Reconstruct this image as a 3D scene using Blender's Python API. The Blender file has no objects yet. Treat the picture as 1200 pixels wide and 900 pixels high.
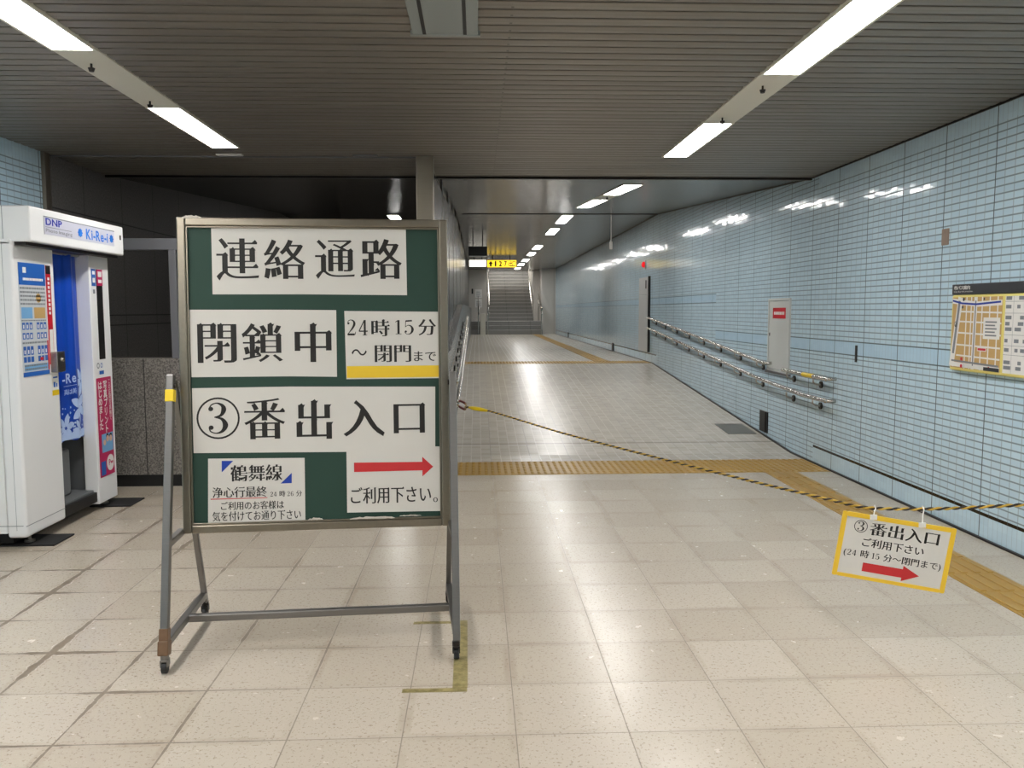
import bpy, bmesh, math, random
from mathutils import Vector, Matrix
random.seed(7)
R = math.radians
S = bpy.context.scene
COL = S.collection

# ------------------------------------------------------------------ camera, world, exposure
CAM_H = 1.488
cd = bpy.data.cameras.new('camera')
cam = bpy.data.objects.new('camera', cd); COL.objects.link(cam)
cd.sensor_fit = 'HORIZONTAL'; cd.sensor_width = 36.0; cd.lens = 36.0 * 980 / 1200
cd.clip_start = 0.05; cd.clip_end = 200
cam.matrix_world = (Matrix.Translation((0, 0, CAM_H)) @ Matrix.Rotation(-0.0407915941, 4, 'Z')
                    @ Matrix.Rotation(-0.0876951441, 4, 'X') @ Matrix.Rotation(0.00245869511, 4, 'Y')
                    @ Matrix.Rotation(math.pi / 2, 4, 'X'))
S.camera = cam
W = bpy.data.worlds.new('world'); S.world = W; W.use_nodes = True
W.node_tree.nodes['Background'].inputs[0].default_value = (0.55, 0.6, 0.65, 1)
W.node_tree.nodes['Background'].inputs[1].default_value = 0.02
S.view_settings.view_transform = 'Standard'; S.view_settings.look = 'None'
S.view_settings.gamma = 1.0; S.view_settings.use_curve_mapping = False
S.view_settings.exposure = 0.42
LAMP = 26.0            # radiance of the fluorescent diffusers
try:
    S.cycles.use_denoising = True
    S.cycles.max_bounces = 10; S.cycles.diffuse_bounces = 6; S.cycles.glossy_bounces = 6
    S.cycles.sample_clamp_indirect = 8.0
except Exception:
    pass

# ------------------------------------------------------------------ measured places (metres)
XR, XL = 3.27, -3.5            # tiled walls
ZC = 2.77                      # hall ceiling
RAMP0, RAMP1, RAMPH = 8.5, 15.5, 0.5
CS0, CS1, CSH = 8.2, 15.2, 0.45
YEND = 36.0
YBACK = -9.0

def floor_z(y):
    return max(0.0, min(1.0, (y - RAMP0) / (RAMP1 - RAMP0))) * RAMPH
def ceil_z(y):
    return ZC + max(0.0, min(1.0, (y - CS0) / (CS1 - CS0))) * CSH

# ------------------------------------------------------------------ materials
def srgb(r, g, b):
    def f(c):
        c /= 255.0
        return c / 12.92 if c <= 0.04045 else ((c + 0.055) / 1.055) ** 2.4
    return (f(r), f(g), f(b), 1.0)

class NT:
    def __init__(s, name):
        s.m = bpy.data.materials.new(name); s.m.use_nodes = True
        s.t = s.m.node_tree; s.p = s.t.nodes['Principled BSDF']
    def n(s, typ, **kw):
        nd = s.t.nodes.new(typ)
        for k, v in kw.items(): setattr(nd, k, v)
        return nd
    def link(s, a, b): s.t.links.new(a, b)
    def put(s, sock, v):
        if hasattr(v, 'links') or hasattr(v, 'is_linked'): s.link(v, sock)
        else: sock.default_value = v
    def math(s, op, a, b=None, c=None):
        nd = s.n('ShaderNodeMath', operation=op)
        for i, v in enumerate((a, b, c)):
            if v is not None: s.put(nd.inputs[i], v)
        return nd.outputs[0]
    def mix(s, fac, a, b):
        nd = s.n('ShaderNodeMix', data_type='RGBA')
        s.put(nd.inputs[0], fac); s.put(nd.inputs[6], a); s.put(nd.inputs[7], b)
        return nd.outputs[2]
    def pos(s):
        g = s.n('ShaderNodeNewGeometry'); x = s.n('ShaderNodeSeparateXYZ')
        s.link(g.outputs['Position'], x.inputs[0])
        return x.outputs[0], x.outputs[1], x.outputs[2], g.outputs['Position']
    def noise(s, vec, scale, detail=2.0, rough=0.5):
        nd = s.n('ShaderNodeTexNoise'); s.link(vec, nd.inputs['Vector'])
        nd.inputs['Scale'].default_value = scale; nd.inputs['Detail'].default_value = detail
        nd.inputs['Roughness'].default_value = rough
        return nd.outputs[0]
    def ramp(s, v, lo, hi):
        nd = s.n('ShaderNodeMapRange', interpolation_type='SMOOTHSTEP')
        s.put(nd.inputs[0], v); s.put(nd.inputs[1], lo); s.put(nd.inputs[2], hi)
        return nd.outputs[0]
    def line(s, c, pitch, width, off=0.0):
        """1 inside the joint lines lying at off + k*pitch"""
        f = s.math('FRACT', s.math('DIVIDE', s.math('SUBTRACT', c, off), pitch))
        d = s.math('MULTIPLY', s.math('MINIMUM', f, s.math('SUBTRACT', 1.0, f)), pitch)
        if isinstance(width, float):
            return s.math('SUBTRACT', 1.0, s.ramp(d, width * 0.35, width * 0.65))
        return s.math('SUBTRACT', 1.0, s.ramp(d, s.math('MULTIPLY', width, 0.35), s.math('MULTIPLY', width, 0.65)))
    def cell(s, c, pitch, off=0.0):
        return s.math('FLOOR', s.math('DIVIDE', s.math('SUBTRACT', c, off), pitch))
    def xyz(s, x, y, z):
        nd = s.n('ShaderNodeCombineXYZ')
        for i, v in enumerate((x, y, z)): s.put(nd.inputs[i], v)
        return nd.outputs[0]
    def white(s, vec):
        nd = s.n('ShaderNodeTexWhiteNoise', noise_dimensions='3D'); s.link(vec, nd.inputs[0])
        return nd
    def base(s, v): s.put(s.p.inputs['Base Color'], v)
    def rough(s, v): s.put(s.p.inputs['Roughness'], v)
    def metal(s, v): s.put(s.p.inputs['Metallic'], v)
    def bump(s, h, strength=0.3, dist=0.002, inv=False):
        nd = s.n('ShaderNodeBump', invert=inv); s.put(nd.inputs['Height'], h)
        nd.inputs['Strength'].default_value = strength; nd.inputs['Distance'].default_value = dist
        s.link(nd.outputs[0], s.p.inputs['Normal'])
    def tilt(s, rnd, amt):
        """nudge the shading normal per tile so reflections break up from tile to tile"""
        g = s.n('ShaderNodeNewGeometry')
        a = s.n('ShaderNodeVectorMath', operation='SUBTRACT'); s.link(rnd, a.inputs[0]); a.inputs[1].default_value = (.5, .5, .5)
        b = s.n('ShaderNodeVectorMath', operation='SCALE'); s.link(a.outputs[0], b.inputs[0]); b.inputs[3].default_value = amt
        c = s.n('ShaderNodeVectorMath', operation='ADD'); s.link(g.outputs['Normal'], c.inputs[0]); s.link(b.outputs[0], c.inputs[1])
        d = s.n('ShaderNodeVectorMath', operation='NORMALIZE'); s.link(c.outputs[0], d.inputs[0])
        s.link(d.outputs[0], s.p.inputs['Normal'])

def plain(name, col, rough=0.5, metal=0.0, mottled=0.0, scale=30.0, emit=0.0, spec=None):
    k = NT(name)
    if mottled:
        x, y, z, p = k.pos()
        n = k.noise(p, scale, 3.0)
        dark = tuple(c * (1 - mottled) for c in col[:3]) + (1,)
        k.base(k.mix(n, dark, col))
    else:
        k.base(col)
    k.rough(rough); k.metal(metal)
    if spec is not None: k.p.inputs['Specular IOR Level'].default_value = spec
    if emit:
        k.p.inputs['Emission Color'].default_value = col; k.p.inputs['Emission Strength'].default_value = emit
    return k.m

M = {}
def wall_tile(name, axis, band_lo, band_hi, base_band=True, top=None, step=None):
    k = NT(name); x, y, z, p = k.pos()
    h = y if axis == 'y' else x
    rows = k.line(z, 0.048, 0.0095, 0.0)
    minor = k.line(h, 0.096, 0.0075, 0.056)
    major = k.line(h, 0.576, 0.009, 0.056)
    fine = k.line(h, 0.048, 0.004, 0.056)
    # the narrow upright tiles: one course at mid height (it steps up with the ramp), one at the foot, one under the ceiling
    if step is not None:
        up = k.math('GREATER_THAN', y, step)
        zz = k.math('SUBTRACT', z, k.math('MULTIPLY', up, 0.5))
    else:
        zz = z
    inband = k.math('MULTIPLY', k.math('GREATER_THAN', zz, band_lo), k.math('LESS_THAN', zz, band_hi))
    foot = k.math('LESS_THAN', zz, 0.155) if base_band else 0.0
    if step is not None and base_band:
        foot = k.math('MULTIPLY', foot, k.math('ADD', k.math('LESS_THAN', y, 7.97), k.math('GREATER_THAN', y, 15.2)))
    topb = k.math('GREATER_THAN', z, top) if top else 0.0
    if top and step is not None: topb = k.math('MULTIPLY', topb, k.math('LESS_THAN', y, 8.0))
    special = k.math('MINIMUM', 1.0, k.math('ADD', inband, k.math('ADD', foot, topb)))
    notsp = k.math('SUBTRACT', 1.0, special)
    eb = k.math('MAXIMUM', k.math('COMPARE', zz, band_lo, 0.005), k.math('COMPARE', zz, band_hi, 0.005))
    # the dark recess above the foot course
    fr = k.math('COMPARE', zz, 0.163, 0.011) if base_band else 0.0
    if step is not None and base_band:
        fr = k.math('MULTIPLY', fr, k.math('ADD', k.math('LESS_THAN', y, 7.97), k.math('GREATER_THAN', y, 15.2)))
    lines = k.math('MAXIMUM', k.math('MULTIPLY', rows, k.math('MULTIPLY', notsp, 0.72)), major)
    lines = k.math('MAXIMUM', lines, k.math('MULTIPLY', minor, k.math('MULTIPLY', notsp, 0.50)))
    lines = k.math('MAXIMUM', lines, k.math('MULTIPLY', fine, k.math('MULTIPLY', special, 0.35)))
    lines = k.math('MAXIMUM', lines, k.math('MULTIPLY', eb, 0.9))
    cid = k.xyz(k.cell(h, 0.096, 0.056), k.cell(z, 0.048, 0.0), 3.0)
    wn = k.white(cid)
    big = k.noise(p, 0.9, 2.0)
    tile = k.mix(wn.outputs[0], srgb(197, 223, 238), srgb(208, 233, 246))
    tile = k.mix(k.math('MULTIPLY', big, 0.35), tile, srgb(192, 214, 226))
    tile = k.mix(k.math('MULTIPLY', inband, 0.45), tile, srgb(180, 216, 240))
    col = k.mix(lines, tile, srgb(74, 86, 94))
    col = k.mix(fr, col, srgb(22, 24, 26))
    k.base(col)
    k.rough(k.math('ADD', 0.09, k.math('MULTIPLY', lines, 0.6)))
    k.tilt(wn.outputs[1], 0.022)
    return k.m
M['tile_right'] = wall_tile('blue_wall_tile_right', 'y', 1.09, 1.208, True, 2.655, 11.4)
M['tile_left'] = wall_tile('blue_wall_tile_left', 'y', 1.09, 1.208, True, 2.655)
M['tile_back'] = wall_tile('blue_wall_tile_back', 'x', 1.09, 1.208, True, 2.655)

def hall_floor():
    k = NT('terrazzo_floor_tile'); x, y, z, p = k.pos()
    px, py, ox, oy = 0.4, 0.4, 0.127, 0.021
    left = k.ramp(k.math('MULTIPLY', x, -1.0), 0.1, 2.2)          # worn joints towards the passage side
    n1 = k.noise(p, 2.3, 4.0, 0.6)
    n2 = k.noise(p, 14.0, 3.0, 0.6)
    worn = k.math('MULTIPLY', k.ramp(n1, 0.37, 0.68), k.math('MULTIPLY', left, k.ramp(y, 2.3, 3.3)))
    width = k.math('ADD', 0.0045, k.math('MULTIPLY', worn, k.math('MULTIPLY', n2, 0.075)))
    lx = k.line(x, px, width, ox); ly = k.line(y, py, width, oy)
    ln = k.math('MAXIMUM', lx, ly)
    soft = k.math('MAXIMUM', k.line(x, px, 0.05, ox), k.line(y, py, 0.05, oy))
    soft = k.math('MULTIPLY', soft, k.math('MULTIPLY', k.ramp(n1, 0.4, 0.75), 0.30))
    wn = k.white(k.xyz(k.cell(x, px, ox), k.cell(y, py, oy), 1.0))
    sp = k.ramp(k.noise(p, 75.0, 2.0, 0.7), 0.58, 0.66)
    sp2 = k.ramp(k.noise(p, 170.0, 2.0, 0.7), 0.62, 0.75)
    c = k.mix(wn.outputs[0], srgb(189, 177, 161), srgb(199, 188, 173))
    c = k.mix(k.math('MULTIPLY', sp, 0.5), c, srgb(128, 106, 86))
    c = k.mix(k.math('MULTIPLY', sp2, 0.6), c, srgb(226, 220, 208))
    c = k.mix(soft, c, srgb(150, 128, 104))
    c = k.mix(k.math('MULTIPLY', ln, k.math('ADD', 0.62, k.math('MULTIPLY', n2, 0.3))), c, srgb(114, 101, 85))
    k.base(c)
    k.rough(k.math('ADD', 0.19, k.math('ADD', k.math('MULTIPLY', n2, 0.12), k.math('MULTIPLY', ln, 0.4))))
    k.tilt(wn.outputs[1], 0.006)
    return k.m
M['floor'] = hall_floor()

def small_floor():
    k = NT('small_ceramic_floor_tile'); x, y, z, p = k.pos()
    l1 = k.math('MAXIMUM', k.line(x, 0.1, 0.006, 0.027), k.line(y, 0.1, 0.006, 0.03))
    l2 = k.math('MAXIMUM', k.line(x, 0.4, 0.007, 0.127), k.line(y, 12.0, 0.03, 9.03))
    wn = k.white(k.xyz(k.cell(x, 0.1, 0.027), k.cell(y, 0.1, 0.03), 2.0))
    c = k.mix(wn.outputs[0], srgb(194, 186, 173), srgb(206, 198, 186))
    c = k.mix(k.math('MULTIPLY', l1, 0.42), c, srgb(120, 110, 98))
    c = k.mix(k.math('MULTIPLY', l2, 0.6), c, srgb(92, 84, 76))
    k.base(c); k.rough(k.math('ADD', 0.265, k.math('MULTIPLY', l1, 0.3)))
    k.tilt(wn.outputs[1], 0.013)
    return k.m
M['floor_small'] = small_floor()

def granite(name, a, b, joint_p, joint_o, axis, rough=0.35, scale=120.0, zj=None):
    k = NT(name); x, y, z, p = k.pos()
    h = y if axis == 'y' else x
    n = k.ramp(k.noise(p, scale, 3.0, 0.8), 0.36, 0.64)
    c = k.mix(n, a, b)
    ln = k.line(h, joint_p, 0.009, joint_o)
    if zj:
        for zz in zj: ln = k.math('MAXIMUM', ln, k.math('COMPARE', z, zz, 0.006))
    c = k.mix(k.math('MULTIPLY', ln, 0.85), c, srgb(20, 20, 20))
    k.base(c); k.rough(rough)
    return k.m
M['granite'] = granite('grey_granite_panel', srgb(84, 80, 76), srgb(150, 144, 137), 0.62, -2.814, 'x', 0.4, 75.0)
M['dark_granite'] = granite('black_granite_wall', srgb(94, 91, 90), srgb(120, 117, 115), 0.80, 8.52, 'y', 0.5, 60.0, (1.356, 1.452, 2.345))
M['parapet_granite'] = granite('polished_grey_granite', srgb(82, 84, 84), srgb(128, 130, 130), 0.9, 7.4, 'y', 0.26, 90.0)

def ceiling_mat(name, rough, c0, c1, metal):
    k = NT(name); x, y, z, p = k.pos()
    sid = k.white(k.xyz(k.cell(y, 0.1, 0.02), 0.0, k.cell(x, 3.4, 0.157)))
    c = k.mix(sid.outputs[0], c0, c1)
    # screw heads along the joint where the slat lengths meet
    dx = k.math('COMPARE', x, 0.157, 0.006); dy = k.line(y, 0.1, 0.022, 0.07)
    c = k.mix(k.math('MULTIPLY', k.math('MULTIPLY', dx, dy), 0.6), c, srgb(40, 36, 32))
    st = k.n('ShaderNodeMapping'); k.link(p, st.inputs[0]); st.inputs['Scale'].default_value = (1.5, 60.0, 1.0)
    nn = k.noise(st.outputs[0], 2.0, 3.0)
    k.base(c); k.metal(metal); k.rough(k.math('ADD', rough, k.math('MULTIPLY', nn, 0.12)))
    k.tilt(sid.outputs[1], 0.012)
    return k.m
M['ceiling'] = ceiling_mat('brown_grey_ceiling_slat', 0.36, srgb(131, 125, 117), srgb(141, 135, 126), 0.5)
M['ceiling_gloss'] = ceiling_mat('glossy_grey_ceiling_panel', 0.15, srgb(116, 113, 108), srgb(124, 121, 116), 0.65)

def steel(name, col, rough, streak=(1, 1, 40)):
    k = NT(name); tc = k.n('ShaderNodeTexCoord')
    mp = k.n('ShaderNodeMapping'); k.link(tc.outputs['Object'], mp.inputs[0]); mp.inputs['Scale'].default_value = streak
    n = k.noise(mp.outputs[0], 6.0, 3.0)
    k.base(k.mix(n, tuple(c * .82 for c in col[:3]) + (1,), col)); k.metal(1.0)
    k.rough(k.math('ADD', rough, k.math('MULTIPLY', n, 0.15)))
    return k.m
M['steel'] = steel('brushed_stainless', srgb(190, 186, 178), 0.22)
M['steel_worn'] = steel('worn_steel_tube', srgb(138, 135, 132), 0.30)
M['frame'] = steel('tarnished_board_frame', srgb(146, 138, 124), 0.24, (8, 8, 8))
M['chrome'] = steel('polished_rail_steel', srgb(205, 203, 198), 0.17, (2, 2, 2))
M['post'] = steel('beige_steel_post', srgb(168, 158, 144), 0.34)
M['post_dark'] = steel('dark_bronze_post', srgb(84, 78, 72), 0.30)
M['dark_steel'] = plain('dark_bracket_steel', srgb(48, 44, 42), 0.4, 0.6)
M['grey_metal'] = plain('grey_painted_frame', srgb(118, 118, 122), 0.4, 0.3)
M['door_grey'] = plain('light_grey_painted_steel', srgb(206, 210, 208), 0.4, 0.0, 0.08, 4.0)
M['panel_steel'] = plain('satin_steel_cabinet_door', srgb(205, 207, 206), 0.35, 0.1, 0.06, 3.0)
M['black'] = plain('black_plastic', srgb(22, 22, 23), 0.45)
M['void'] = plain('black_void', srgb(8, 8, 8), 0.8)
M['rubber'] = plain('black_rubber_mat', srgb(34, 33, 33), 0.75, 0, 0.3, 60.0)
M['white_paint'] = plain('white_booth_panel', srgb(240, 240, 240), 0.28, 0, 0.02, 3.0)
M['white_trim'] = plain('white_booth_trim', srgb(242, 242, 242), 0.25)
M['grey_inside'] = plain('grey_booth_interior', srgb(108, 110, 112), 0.5)
M['strip_panel'] = plain('off_white_light_trough', srgb(214, 210, 196), 0.45)
M['lamp'] = plain('fluorescent_diffuser', (1.0, 0.985, 0.96, 1), 0.5, emit=LAMP)
M['lamp_warm'] = M['lamp']
M['board_green'] = plain('green_board_felt', srgb(28, 62, 50), 0.62, 0, 0.10, 6.0)
M['paper'] = plain('white_paper_sheet', srgb(212, 208, 201), 0.42, 0, 0.03, 8.0)
M['ink'] = plain('black_ink', srgb(24, 20, 17), 0.5)
M['red_ink'] = plain('red_ink', srgb(196, 40, 44), 0.5)
M['blue_ink'] = plain('blue_ink', srgb(18, 58, 160), 0.5)
M['yellow_ink'] = plain('yellow_paper_band', srgb(230, 192, 40), 0.5)
M['yellow_tape'] = plain('yellow_adhesive_tape', srgb(238, 204, 30), 0.4)
M['brown_tape'] = plain('brown_packing_tape', srgb(122, 92, 66), 0.4, 0, 0.35, 30.0)
M['tape_residue'] = plain('torn_white_tape', srgb(214, 208, 196), 0.6, 0, 0.3, 60.0)
M['olive_tape'] = None
M['sign_yellow'] = plain('yellow_sign_frame', srgb(232, 190, 50), 0.35)
M['clear_hook'] = plain('clear_plastic_hook', srgb(225, 222, 215), 0.15)
M['rope_yellow'] = plain('yellow_rope_strand', srgb(206, 168, 66), 0.7, 0, 0.25, 300.0)
M['rope_black'] = plain('black_rope_strand', srgb(38, 32, 28), 0.7)
M['red_sleeve'] = plain('dark_red_hook_sleeve', srgb(112, 32, 26), 0.4)
M['brass'] = plain('pale_brass_hook', srgb(196, 170, 120), 0.3, 0.9)
M['tactile'] = plain('yellow_tactile_block', srgb(178, 140, 62), 0.40, 0, 0.16, 9.0)
M['booth_blue'] = plain('royal_blue_curtain', srgb(4, 66, 176), 0.42)
M['flower_white'] = plain('pale_flower_print', srgb(178, 200, 240), 0.5)
M['logo_blue'] = plain('deep_blue_print', srgb(16, 40, 170), 0.4)
M['sky_blue'] = plain('bright_blue_lettering', srgb(44, 130, 232), 0.4)
M['sign_grey'] = plain('pale_lavender_header_sign', srgb(206, 206, 220), 0.3)
M['magenta'] = plain('magenta_print', srgb(190, 22, 88), 0.4)
M['red_print'] = plain('red_print', srgb(205, 30, 48), 0.4)
M['light_blue'] = plain('light_blue_print', srgb(120, 176, 222), 0.4)
M['mid_blue'] = plain('mid_blue_print', srgb(38, 100, 186), 0.4)
M['grey_print'] = plain('grey_print', srgb(130, 134, 140), 0.4)
M['pale_print'] = plain('pale_grey_print', srgb(206, 210, 214), 0.4)
M['tan_print'] = plain('tan_map_print', srgb(204, 168, 108), 0.4)
M['skin_print'] = plain('skin_tone_print', srgb(226, 182, 156), 0.4)
M['map_yellow'] = plain('pale_yellow_sign_border', srgb(236, 222, 130), 0.35)
M['header_grey'] = plain('charcoal_sign_header', srgb(60, 62, 66), 0.4)
M['white_print'] = plain('white_print', srgb(238, 236, 232), 0.4)
M['brown_plate'] = plain('brown_stained_plate', srgb(160, 140, 126), 0.45, 0.2, 0.3, 30.0)
M['red_lamp'] = plain('red_alarm_lamp', srgb(214, 26, 34), 0.2, emit=0.6)
M['lit_white'] = plain('lit_white_sign', (1.0, 0.96, 0.86, 1), 0.4, emit=1.6)
M['lit_yellow'] = plain('lit_yellow_sign', (1.0, 0.66, 0.03, 1), 0.4, emit=1.1)
M['stair'] = granite('grey_stair_stone', srgb(122, 121, 118), srgb(146, 144, 140), 0.9, 0.4, 'x', 0.5, 60.0)
M['stair_nose'] = plain('pale_stair_nosing', srgb(168, 166, 161), 0.5)
M['end_wall'] = granite('beige_end_wall_panel', srgb(198, 193, 185), srgb(212, 207, 199), 1.2, -0.4, 'x', 0.4, 40.0)
M['vent_grey'] = plain('grey_ceiling_vent', srgb(150, 156, 154), 0.4, 0.3)
M['hatch'] = plain('dull_grey_floor_plate', srgb(120, 118, 112), 0.45, 0.5, 0.15, 20.0)
def olive():
    k = NT('olive_floor_tape'); x, y, z, p = k.pos()
    n = k.ramp(k.noise(p, 26.0, 4.0, 0.7), 0.3, 0.75)
    k.base(k.mix(n, srgb(120, 108, 64), srgb(168, 154, 104))); k.rough(0.45)
    return k.m
M['olive_tape'] = olive()
def glass():
    k = NT('dark_partition_glass')
    k.base(srgb(52, 57, 61)); k.rough(0.2)
    k.p.inputs['Transmission Weight'].default_value = 0.55
    return k.m
M['glass'] = glass()

# ------------------------------------------------------------------ mesh builder
class B:
    def __init__(s): s.v = []; s.f = []; s.m = []; s.mi = 0; s.smooth = set()
    def add(s, vs, fs, smooth=False):
        o = len(s.v); s.v += [Vector(p) for p in vs]
        for f in fs:
            if smooth: s.smooth.add(len(s.f))
            s.f.append([i + o for i in f]); s.m.append(s.mi)
        return s
    def box(s, lo, hi, bev=0.0, mat=None, seg=2):
        bm = bmesh.new(); bmesh.ops.create_cube(bm, size=1.0)
        c = [(a + b) / 2 for a, b in zip(lo, hi)]; d = [abs(b - a) for a, b in zip(lo, hi)]
        for v in bm.verts: v.co = Vector((v.co.x * d[0], v.co.y * d[1], v.co.z * d[2]))
        if bev: bmesh.ops.bevel(bm, geom=list(bm.edges), offset=min(bev, min(d) * .45), segments=seg, affect='EDGES', profile=0.5)
        T = (mat or Matrix.Identity(4)) @ Matrix.Translation(c) if mat is None else mat @ Matrix.Translation(c)
        bm.verts.index_update()
        vs = [T @ v.co for v in bm.verts]; fs = [[v.index for v in f.verts] for f in bm.faces]
        bm.free(); return s.add(vs, fs)
    def beam(s, a, b, w, h, up=(0, 0, 1), bev=0.0):
        """square bar from a to b"""
        a, b = Vector(a), Vector(b); d = b - a; L = d.length; d.normalize()
        side = d.cross(Vector(up))
        if side.length < 1e-4: side = d.cross(Vector((0, 1, 0)))
        side.normalize(); u = side.cross(d)
        T = Matrix(((side.x, d.x, u.x, a.x), (side.y, d.y, u.y, a.y), (side.z, d.z, u.z, a.z), (0, 0, 0, 1)))
        return s.box((-w / 2, 0, -h / 2), (w / 2, L, h / 2), bev, T)
    def tube(s, path, r, n=12, cap=True, closed=False):
        P = [Vector(p) for p in path]; k = len(P); rs = r if isinstance(r, (list, tuple)) else [r] * k
        vs = []; fs = []; prev = None
        for i, p in enumerate(P):
            if closed: t = P[(i + 1) % k] - P[i - 1]
            else: t = P[min(i + 1, k - 1)] - P[max(i - 1, 0)]
            t.normalize()
            if prev is None:
                q = Vector((0, 0, 1)) if abs(t.z) < .9 else Vector((1, 0, 0))
                prev = (q - t * q.dot(t)).normalized()
            prev = (prev - t * prev.dot(t)).normalized(); w = t.cross(prev)
            for j in range(n):
                a = 2 * math.pi * j / n
                vs.append(p + (prev * math.cos(a) + w * math.sin(a)) * rs[i])
        for i in range(k if closed else k - 1):
            i2 = (i + 1) % k
            for j in range(n):
                fs.append([i * n + j, i * n + (j + 1) % n, i2 * n + (j + 1) % n, i2 * n + j])
        s.add(vs, fs, True)
        if cap and not closed:
            s.add(vs[:n], [list(range(n))[::-1]]); s.add(vs[-n:], [list(range(n))])
        return s
    def cyl(s, a, b, r, n=16, r2=None): return s.tube([a, b], [r, r if r2 is None else r2], n)
    def sphere(s, c, r, n=12, sc=(1, 1, 1)):
        vs = []; fs = []; m = n // 2
        for i in range(m + 1):
            th = math.pi * i / m
            for j in range(n):
                ph = 2 * math.pi * j / n
                vs.append(Vector(c) + Vector((r * sc[0] * math.sin(th) * math.cos(ph), r * sc[1] * math.sin(th) * math.sin(ph), r * sc[2] * math.cos(th))))
        for i in range(m):
            for j in range(n): fs.append([i * n + j, (i + 1) * n + j, (i + 1) * n + (j + 1) % n, i * n + (j + 1) % n])
        return s.add(vs, fs, True)
    def quad(s, a, b, c, d): return s.add([a, b, c, d], [[0, 1, 2, 3]])
    def extrude(s, poly, off):
        """closed solid: 3-D polygon pushed along the vector off"""
        n = len(poly); off = Vector(off); P = [Vector(p) for p in poly]
        s.add(P + [p + off for p in P], [list(range(n))[::-1], list(range(n, 2 * n))] + [[i, (i + 1) % n, n + (i + 1) % n, n + i] for i in range(n)])
        return s
    def build(s, name, mat, parent=None, label=None, root=None):
        me = bpy.data.meshes.new(name)
        base = Matrix.Identity(4)
        if parent is not None:
            r = parent
            while r.parent is not None: r = r.parent
            base = Matrix.LocRotScale(r.location, r.rotation_euler, None).inverted()
            vs = [base @ v for v in s.v]; loc = None
        else:
            xs = [v.x for v in s.v]; ys = [v.y for v in s.v]; zs = [v.z for v in s.v]
            loc = Vector(((min(xs) + max(xs)) / 2, (min(ys) + max(ys)) / 2, min(zs)))
            vs = [v - loc for v in s.v]
        me.from_pydata([tuple(v) for v in vs], [], s.f)
        mats = mat if isinstance(mat, (list, tuple)) else [mat]
        for m in mats: me.materials.append(M[m] if isinstance(m, str) else m)
        for i, p in enumerate(me.polygons):
            p.material_index = s.m[i]; p.use_smooth = i in s.smooth
        me.validate(); me.update()
        o = bpy.data.objects.new(name, me); COL.objects.link(o)
        if parent is not None: o.parent = parent
        else: o.location = loc
        if label: o['label'] = label
        return o

def tag(o, label, cat, group=None):
    o['label'] = label; o['category'] = cat
    if group: o['group'] = group
    return o
def thing(name, loc, label, cat, rz=0.0, group=None):
    o = bpy.data.objects.new(name, None); o.empty_display_size = 0.1
    COL.objects.link(o); o.location = loc; o.rotation_euler = (0, 0, rz)
    return tag(o, label, cat, group)
def structure(o): o['kind'] = 'structure'; return o

# ------------------------------------------------------------------ lettering (glyph outlines of the default font, reworked)
_G = {}
def outline(ch):
    cu = bpy.data.curves.new('glyph', 'FONT'); cu.body = ch
    o = bpy.data.objects.new('glyph', cu); COL.objects.link(o)
    bpy.context.view_layer.update()
    dg = bpy.context.evaluated_depsgraph_get()
    c2 = o.evaluated_get(dg).to_curve(dg)
    polys = []
    for sp in c2.splines:
        pts = sp.bezier_points; n = len(pts); poly = []
        for i in range(n):
            a, b = pts[i], pts[(i + 1) % n]
            p0, p1, p2, p3 = [Vector(q[:2]) for q in (a.co, a.handle_right, b.handle_left, b.co)]
            ch_ = p3 - p0
            L = ch_.length
            dev = 0 if L < 1e-6 else max(abs(ch_.cross(p1 - p0)), abs(ch_.cross(p2 - p0))) / L
            k = 1 if dev < 0.002 else (3 if L < .12 else 5)
            for j in range(k):
                t = j / k
                poly.append(p0 * (1 - t) ** 3 + p1 * 3 * t * (1 - t) ** 2 + p2 * 3 * t * t * (1 - t) + p3 * t ** 3)
        cl = []
        for q in poly:
            if not cl or (q - cl[-1]).length > 1e-4: cl.append(q)
        if len(cl) > 2 and (cl[0] - cl[-1]).length < 1e-4: cl.pop()
        if len(cl) > 2: polys.append(cl)
    bpy.data.objects.remove(o); bpy.data.curves.remove(cu)
    return polys
def fill(polys):
    """non-zero fill of overlapping outlines, cut into convex slices"""
    E = []
    for p in polys:
        for i in range(len(p)):
            a_, b_ = p[i - 1], p[i]
            if abs(a_.y - b_.y) > 1e-7: E.append((a_, b_, 1) if a_.y < b_.y else (b_, a_, -1))
    ys = {round(v.y, 6) for p in polys for v in p}
    for i in range(len(E)):
        a_, b_, _ = E[i]
        for j in range(i):
            c_, d_, _ = E[j]
            if min(b_.y, d_.y) <= max(a_.y, c_.y): continue
            r_, s_ = b_ - a_, d_ - c_; den = r_.cross(s_)
            if abs(den) < 1e-9: continue
            t = (c_ - a_).cross(s_) / den; u = (c_ - a_).cross(r_) / den
            if 0 < t < 1 and 0 < u < 1: ys.add(round(a_.y + r_.y * t, 6))
    ys = sorted(ys); out = []
    for y0, y1 in zip(ys[:-1], ys[1:]):
        if y1 - y0 < 2e-5: continue
        ym = (y0 + y1) / 2; act = []
        for a_, b_, w_ in E:
            if a_.y <= ym <= b_.y:
                fx = lambda y: a_.x + (b_.x - a_.x) * (y - a_.y) / (b_.y - a_.y)
                act.append((fx(ym), fx(y0), fx(y1), w_))
        act.sort(key=lambda q: q[0]); wn = 0
        for q, q2 in zip(act[:-1], act[1:]):
            wn += q[3]
            if wn and q2[0] - q[0] > 1e-6:
                out.append([Vector((q[1], y0)), Vector((q2[1], y0)), Vector((q2[2], y1)), Vector((q[2], y1))])
    return out
def area(p): return sum(p[i - 1].cross(p[i]) for i in range(len(p))) / 2
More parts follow.
